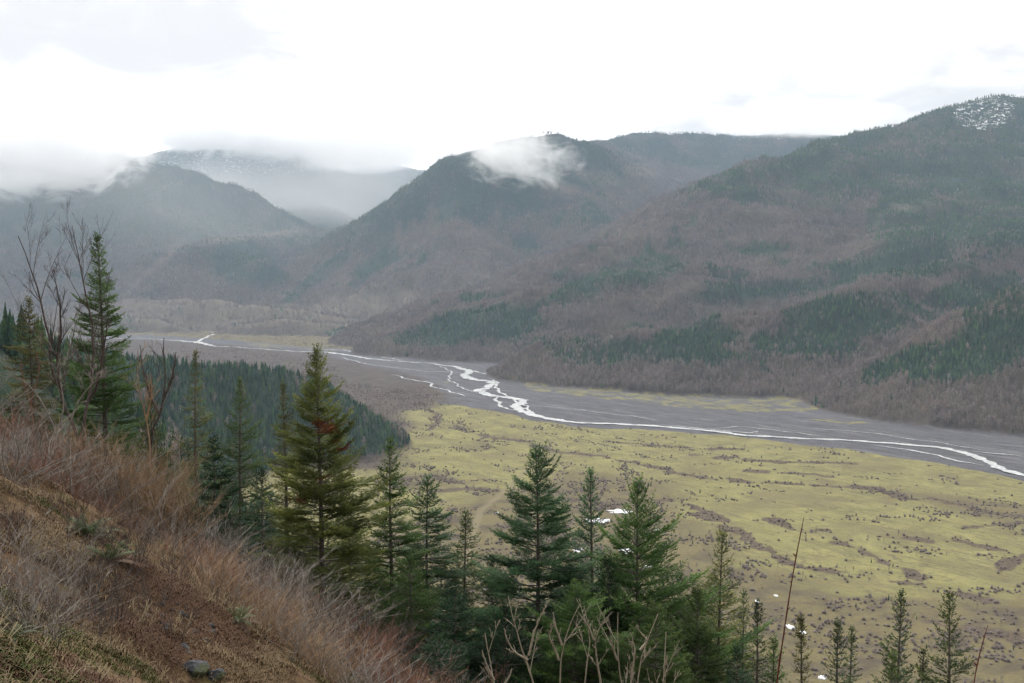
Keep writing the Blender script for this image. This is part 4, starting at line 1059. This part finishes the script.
# ---- rocks
m, nt, out = new_mat('dark_rock'); T = NT(nt); P = T.obj()
nz = T.noise(P, 6, 6, .65); ge_ = T.n('ShaderNodeNewGeometry'); up_ = T.n('ShaderNodeSeparateXYZ', {0: ge_.outputs['Normal']}).outputs[2]
c = T.mix(T.ramp(nz, .3, .7), (.022, .024, .028), (.06, .064, .072))
c = T.mix(T.math('MULTIPLY', T.ramp(T.noise(P, 2.2, 4), .5, .62), .7), c, (.06, .07, .018))
bsdf(T, out, c, .8, (nz, .7, .05), .3)
M_ROCK = m
def rock(px, py, s, lab, seed, grp=None, flat=.6):
    p = hit_near(px, py)
    bm_ = __import__('bmesh').new(); __import__('bmesh').ops.create_icosphere(bm_, subdivisions=4, radius=1)
    co_ = np.array([v.co[:] for v in bm_.verts])
    r = np.random.RandomState(seed)
    for _ in range(9):
        nrm = r.normal(0, 1, 3); nrm /= np.linalg.norm(nrm); dd = co_ @ nrm; lim = r.uniform(.55, .85)
        co_ = co_ - nrm[None] * np.maximum(dd - lim, 0)[:, None]
    co_ *= 1 + .07 * perlin(co_[:, 0] * 4 + seed, co_[:, 1] * 4 + co_[:, 2] * 3, 7)[:, None]
    co_ *= np.array([s, s * .8, s * flat])
    for v, q in zip(bm_.verts, co_): v.co = q
    me = bpy.data.meshes.new('rock'); bm_.to_mesh(me); bm_.free()
    o = link('rock', me, M_ROCK, loc=(p[0], p[1], ground(p[0], p[1]) + s * flat * .02), label=lab, category='rock'); o.rotation_euler = (r.uniform(-.3, .3), r.uniform(-.3, .3), r.uniform(0, 6))
    if grp: o['group'] = grp
rock(194, 675, .17, 'dark grey rock at the bottom edge, the largest on the slope', 701)
rock(214, 681, .12, 'mossy rock close right of the largest dark rock', 702)
rock(183, 650, .10, 'small dark stone just above the largest rock', 703)
for i in range(26):
    t = RS.rand(); px = 150 + 60 * t + RS.uniform(-14, 14); py = 605 + 40 * t + RS.uniform(-16, 16)
    rock(px, py, RS.uniform(.03, .075), 'small broken stone in the scree strip on the brown slope', 710 + i, 'small stones in the scree strip')

# ---- grass and litter of the slope
def blades(seed, n, h, spread, lie):
    r = np.random.RandomState(seed); a = r.uniform(0, 6.28, n); rb = np.sqrt(r.rand(n)) * spread
    b = np.stack([rb * np.cos(a), rb * np.sin(a), -.01 * np.ones(n)], -1); a2 = r.uniform(0, 6.28, n); L = h * r.uniform(.5, 1.2, n); ll = lie * r.uniform(.5, 1.2, n)
    mid = b + np.stack([np.cos(a2) * L * ll * .35, np.sin(a2) * L * ll * .35, L * .6], -1); tip = b + np.stack([np.cos(a2) * L * ll, np.sin(a2) * L * ll, L * (.75 - .3 * ll)], -1)
    sd = np.stack([-np.sin(a2), np.cos(a2), 0 * a2], -1) * .0035
    V_ = np.stack([b - sd, b + sd, mid + sd * .8, mid - sd * .8, tip + sd * .15, tip - sd * .15], 1).reshape(-1, 3); k = np.arange(n)[:, None] * 6
    return V_, np.concatenate([k + np.array([[0, 1, 2, 3]]), k + np.array([[3, 2, 4, 5]])])
def grass_mat(name, a, b_):
    m, nt, out = new_mat(name); T = NT(nt); oi = T.n('ShaderNodeObjectInfo'); nz = T.noise(oi.outputs['Location'], .7, 3)
    bsdf(T, out, T.mix(T.math('ADD', T.math('MULTIPLY', oi.outputs['Random'], .6), T.math('MULTIPLY', T.ramp(nz, .35, .65), .4)), a, b_), .8, None, .1); return m
G1 = grass_mat('dry_grass', (.125, .085, .048), (.215, .155, .088)); G2 = grass_mat('rust_litter', (.080, .046, .030), (.145, .085, .052)); G3 = grass_mat('green_grass', (.06, .072, .02), (.12, .125, .04)); G4 = grass_mat('straw_grass', (.18, .14, .08), (.28, .225, .14))
gm = []
for i, (mt, n, h, sp, li) in enumerate(((G1, 46, .055, .19, 1.2), (G1, 40, .085, .17, 1.1), (G2, 46, .045, .2, 1.3), (G2, 40, .07, .18, 1.2), (G3, 34, .06, .15, .8), (G4, 18, .20, .08, .8))):
    me = mesh_from('grass', *blades(800 + i, n, h, sp, li)); me.materials.append(mt); gm.append(me)
N = 52000
R_ = np.random.RandomState(77)
Yg = 2.0 * (45 / 2.0) ** (R_.rand(N) ** .62); pxg = R_.uniform(-80, 640, N); xg = (pxg - 512) / F * Yg
zg = near_height(xg, Yg); pxs, pys = project(xg, Yg, zg); ok = (pys < 760)
xg, Yg, zg = xg[ok], Yg[ok], zg[ok]
na = fbm(xg / 1.6, Yg / 1.6, 3, 301); nb_ = fbm(xg / 2.4, Yg / 2.4, 3, 311); rn = R_.rand(len(xg))
kd = np.where(na + (rn - .5) * .7 > .12, R_.randint(0, 2, len(xg)), 2 + R_.randint(0, 2, len(xg)))
kd = np.where((nb_ > .30) & (rn < .75), 4, kd); kd = np.where(R_.rand(len(xg)) < .022, 5, kd)
keep = R_.rand(len(xg)) < np.clip(1.0 - .9 * sstep(.25, .5, fbm(xg / .9, Yg / .9, 2, 321)), .1, 1)
xg, Yg, zg, kd = xg[keep], Yg[keep], zg[keep], kd[keep]
sg_ = R_.uniform(.6, 1.35, len(xg)); nx_ = (near_height(xg + .15, Yg) - near_height(xg - .15, Yg)) / .3; ny_ = (near_height(xg, Yg + .15) - near_height(xg, Yg - .15)) / .3
gn_scatter('grass', np.stack([xg, Yg, zg], -1), np.stack([sg_] * 3, -1), np.stack([np.arctan(ny_) * .8, -np.arctan(nx_) * .8, 0 * xg], -1), kd, gm, label='dry brown grass and litter matting the steep slope', category='grass')
# each tuft keeps the slope's tilt; spin comes from the six tuft kinds

#%%/NEAR%%

# ------------------------------------------------------------------ sky, sun, haze
w = bpy.data.worlds.new('World'); scene.world = w; w.use_nodes = True
nt = w.node_tree; nt.nodes.clear(); T = NT(nt)
SUN_EL, SUN_ROT = math.radians(40), math.radians(-22)
sky = T.n('ShaderNodeTexSky', sky_type='NISHITA'); sky.sun_disc = False; sky.sun_elevation = SUN_EL; sky.sun_rotation = SUN_ROT
gen = T.n('ShaderNodeTexCoord').outputs['Generated']
sx = T.n('ShaderNodeSeparateXYZ', {0: gen})
zz = T.math('ADD', T.math('MAXIMUM', sx.outputs[2], 0.0), .12)
uv = T.n('ShaderNodeCombineXYZ', {0: T.math('DIVIDE', sx.outputs[0], zz), 1: T.math('DIVIDE', sx.outputs[1], zz), 2: 0.0}).outputs[0]
n1 = T.noise(T.mapping(uv, (.8, .55, 1)), .9, 6, .5, .3)
n2 = T.noise(T.mapping(uv, (.9, .7, 1)), 2.6, 6, .6, .8)
nn = T.math('ADD', T.math('MULTIPLY', n1, .5), T.math('MULTIPLY', n2, .5))
def bank(az_, el_, wide, k_):
    d_ = Vector((math.sin(math.radians(az_)) * math.cos(math.radians(el_)), math.cos(math.radians(az_)) * math.cos(math.radians(el_)), math.sin(math.radians(el_))))
    v_ = T.n('ShaderNodeVectorMath', {0: gen, 1: tuple(d_)}, operation='SUBTRACT').outputs[0]
    v_ = T.n('ShaderNodeVectorMath', {0: v_, 1: (1 / wide, 1 / wide, 1 / (wide * .28))}, operation='MULTIPLY').outputs[0]
    return T.math('MULTIPLY', T.ramp(T.n('ShaderNodeVectorMath', {0: v_}, operation='LENGTH').outputs['Value'], 1.0, .1), k_)
nn = T.math('SUBTRACT', nn, T.math('ADD', bank(-19, 11.5, .52, .30), T.math('ADD', bank(18, 7.5, .42, .22), bank(4, 15.5, .36, .14))))
nn = T.math('ADD', nn, bank(-24, 6.5, .30, .12))
cloud = T.mix(T.ramp(nn, .15, .53), (6.7, 6.5, 6.4), (17.0, 16.4, 15.8))
front = T.n('ShaderNodeVectorMath', {0: gen, 1: (-.30, .80, .52)}, operation='DOT_PRODUCT').outputs['Value']
glow = T.n('ShaderNodeMapRange', {'Value': front, 'From Min': -.5, 'From Max': .85, 'To Min': .24, 'To Max': 1.14}, interpolation_type='SMOOTHSTEP').outputs['Result']
cloud = T.n('ShaderNodeVectorMath', {0: cloud, 'Scale': glow}, operation='SCALE').outputs[0]
mixc = T.mix(.93, sky.outputs[0], cloud)
bg = T.n('ShaderNodeBackground', {'Color': mixc, 'Strength': .1})
wo = T.n('ShaderNodeOutputWorld'); nt.links.new(bg.outputs[0], wo.inputs[0])

sd = bpy.data.lights.new('sun', 'SUN'); sd.energy = 1.5; sd.angle = math.radians(14); sd.color = (1, .96, .9)
so = bpy.data.objects.new('sun', sd); col.objects.link(so)
dirv = Vector((math.sin(SUN_ROT) * math.cos(SUN_EL), math.cos(SUN_ROT) * math.cos(SUN_EL), math.sin(SUN_EL)))
so.rotation_euler = dirv.to_track_quat('Z', 'Y').to_euler()

def box_mesh(name, lo, hi):
    x0, y0, z0 = lo; x1, y1, z1 = hi
    Vb = np.array([[x0, y0, z0], [x1, y0, z0], [x1, y1, z0], [x0, y1, z0], [x0, y0, z1], [x1, y0, z1], [x1, y1, z1], [x0, y1, z1]])
    Fb = np.array([[0, 3, 2, 1], [4, 5, 6, 7], [0, 1, 5, 4], [1, 2, 6, 5], [2, 3, 7, 6], [3, 0, 4, 7]])
    return mesh_from(name, Vb, Fb)
ZMAX = float(Z.max()) + 60
m, nt, out = new_mat('haze_air'); T = NT(nt)
pv = T.n('ShaderNodeVolumePrincipled', {'Color': (.60, .77, 1, 1), 'Density': 5.0e-5, 'Anisotropy': .0})
nt.links.new(pv.outputs[0], out.inputs['Volume'])
link('haze', box_mesh('haze', (-13800, -13800, -4), (13800, 13800, ZMAX)), m, kind='stuff', label='thin blue-grey haze filling the valley air', category='haze')

# ------------------------------------------------------------------ low cloud clinging to the summits
def cloud(px, py, D_, rx, ry, depth, dens, seed, lab, nscale=2.0, thr=0.0, soft=.35, rough=.62, tilt=0.0):
    c = at(px, py, D_); s = D_ / F
    bm_ = __import__('bmesh').new(); __import__('bmesh').ops.create_icosphere(bm_, subdivisions=4, radius=1)
    me = bpy.data.meshes.new('cloud'); bm_.to_mesh(me); bm_.free()
    m, nt, out = new_mat('cloud_vapour'); T = NT(nt); P = T.obj()
    r = T.n('ShaderNodeVectorMath', {0: P}, operation='LENGTH').outputs['Value']
    Pm = T.n('ShaderNodeMapping', {'Vector': P, 'Scale': (1.0, depth / (rx * s), ry / rx * 1.5), 'Location': (seed * 3.1, seed * 1.7, seed)}).outputs[0]
    nz = T.n('ShaderNodeTexNoise', {'Vector': Pm, 'Scale': nscale, 'Detail': 5.0, 'Roughness': rough, 'Distortion': .6}).outputs['Fac']
    f = T.math('ADD', T.math('MULTIPLY', T.math('SUBTRACT', 1.0, r), .9), T.math('MULTIPLY', T.math('SUBTRACT', nz, .5), 1.9))
    f = T.ramp(f, thr, thr + soft)
    f = T.math('MULTIPLY', f, T.ramp(r, 1.0, .75))
    pv = T.n('ShaderNodeVolumePrincipled', {'Color': (1, 1, 1, 1), 'Density': T.math('MULTIPLY', f, dens), 'Anisotropy': .74})
    nt.links.new(pv.outputs[0], out.inputs['Volume'])
    o = link('cloud', me, m, loc=c.tolist(), kind='stuff', label=lab, category='cloud'); o.scale = (rx * s, depth, ry * s); o.rotation_euler = (0, math.radians(tilt), 0)
cloud(28, 146, 6250, 150, 62, 420, .012, 1, 'white low cloud hiding the left end of the left mountain crest', 3.2, .10, .30, .70)
cloud(350, 138, 8900, 140, 38, 600, .008, 2, 'white cloud bank lying on the snowy far range', 3.4, .06, .32, .70)
cloud(215, 124, 9300, 135, 38, 500, .008, 3, 'thin cloud veil over the top of the far blue mountain', 2.6, .08, .3)
cloud(512, 154, 5400, 92, 42, 200, .010, 4, 'torn wisp of cloud across the summit of the centre mountain', 3.4, .22, .42, .78, 12)
cloud(800, 118, 7700, 120, 20, 500, .005, 5, 'grey cloud edge resting on the far plateau behind the right mountain', 2.4, .05, .4)
cloud(150, 235, 5900, 330, 105, 700, .00030, 7, 'faint blue mist in front of the left mountain', .8, .0, .8, .4)
cloud(300, 215, 7900, 200, 110, 900, .0011, 6, 'pale sunlit mist filling the gap between the left and centre mountains', .8, .0, .8, .4)
#%%/CLOUDS%%

# ------------------------------------------------------------------ camera and render
cd = bpy.data.cameras.new('camera'); cd.sensor_width = 36; cd.lens = 36 * F / W; cd.clip_start = .1; cd.clip_end = 60000
co = bpy.data.objects.new('camera', cd); col.objects.link(co)
co.location = CAM.tolist(); co.rotation_euler = (math.pi / 2 - PITCH, 0, 0)
scene.camera = co
vs = scene.view_settings; vs.view_transform = 'Standard'; vs.look = 'None'; vs.exposure = 0.42; vs.gamma = 1.0; vs.use_curve_mapping = False
cy = scene.cycles
cy.use_denoising = True; cy.max_bounces = 14; cy.diffuse_bounces = 2; cy.glossy_bounces = 2; cy.transmission_bounces = 3; cy.volume_bounces = 12; cy.transparent_max_bounces = 8
cy.volume_step_rate = 0.5; cy.volume_max_steps = 200
cy.use_adaptive_sampling = True; cy.adaptive_threshold = .02
scene.render.use_persistent_data = False
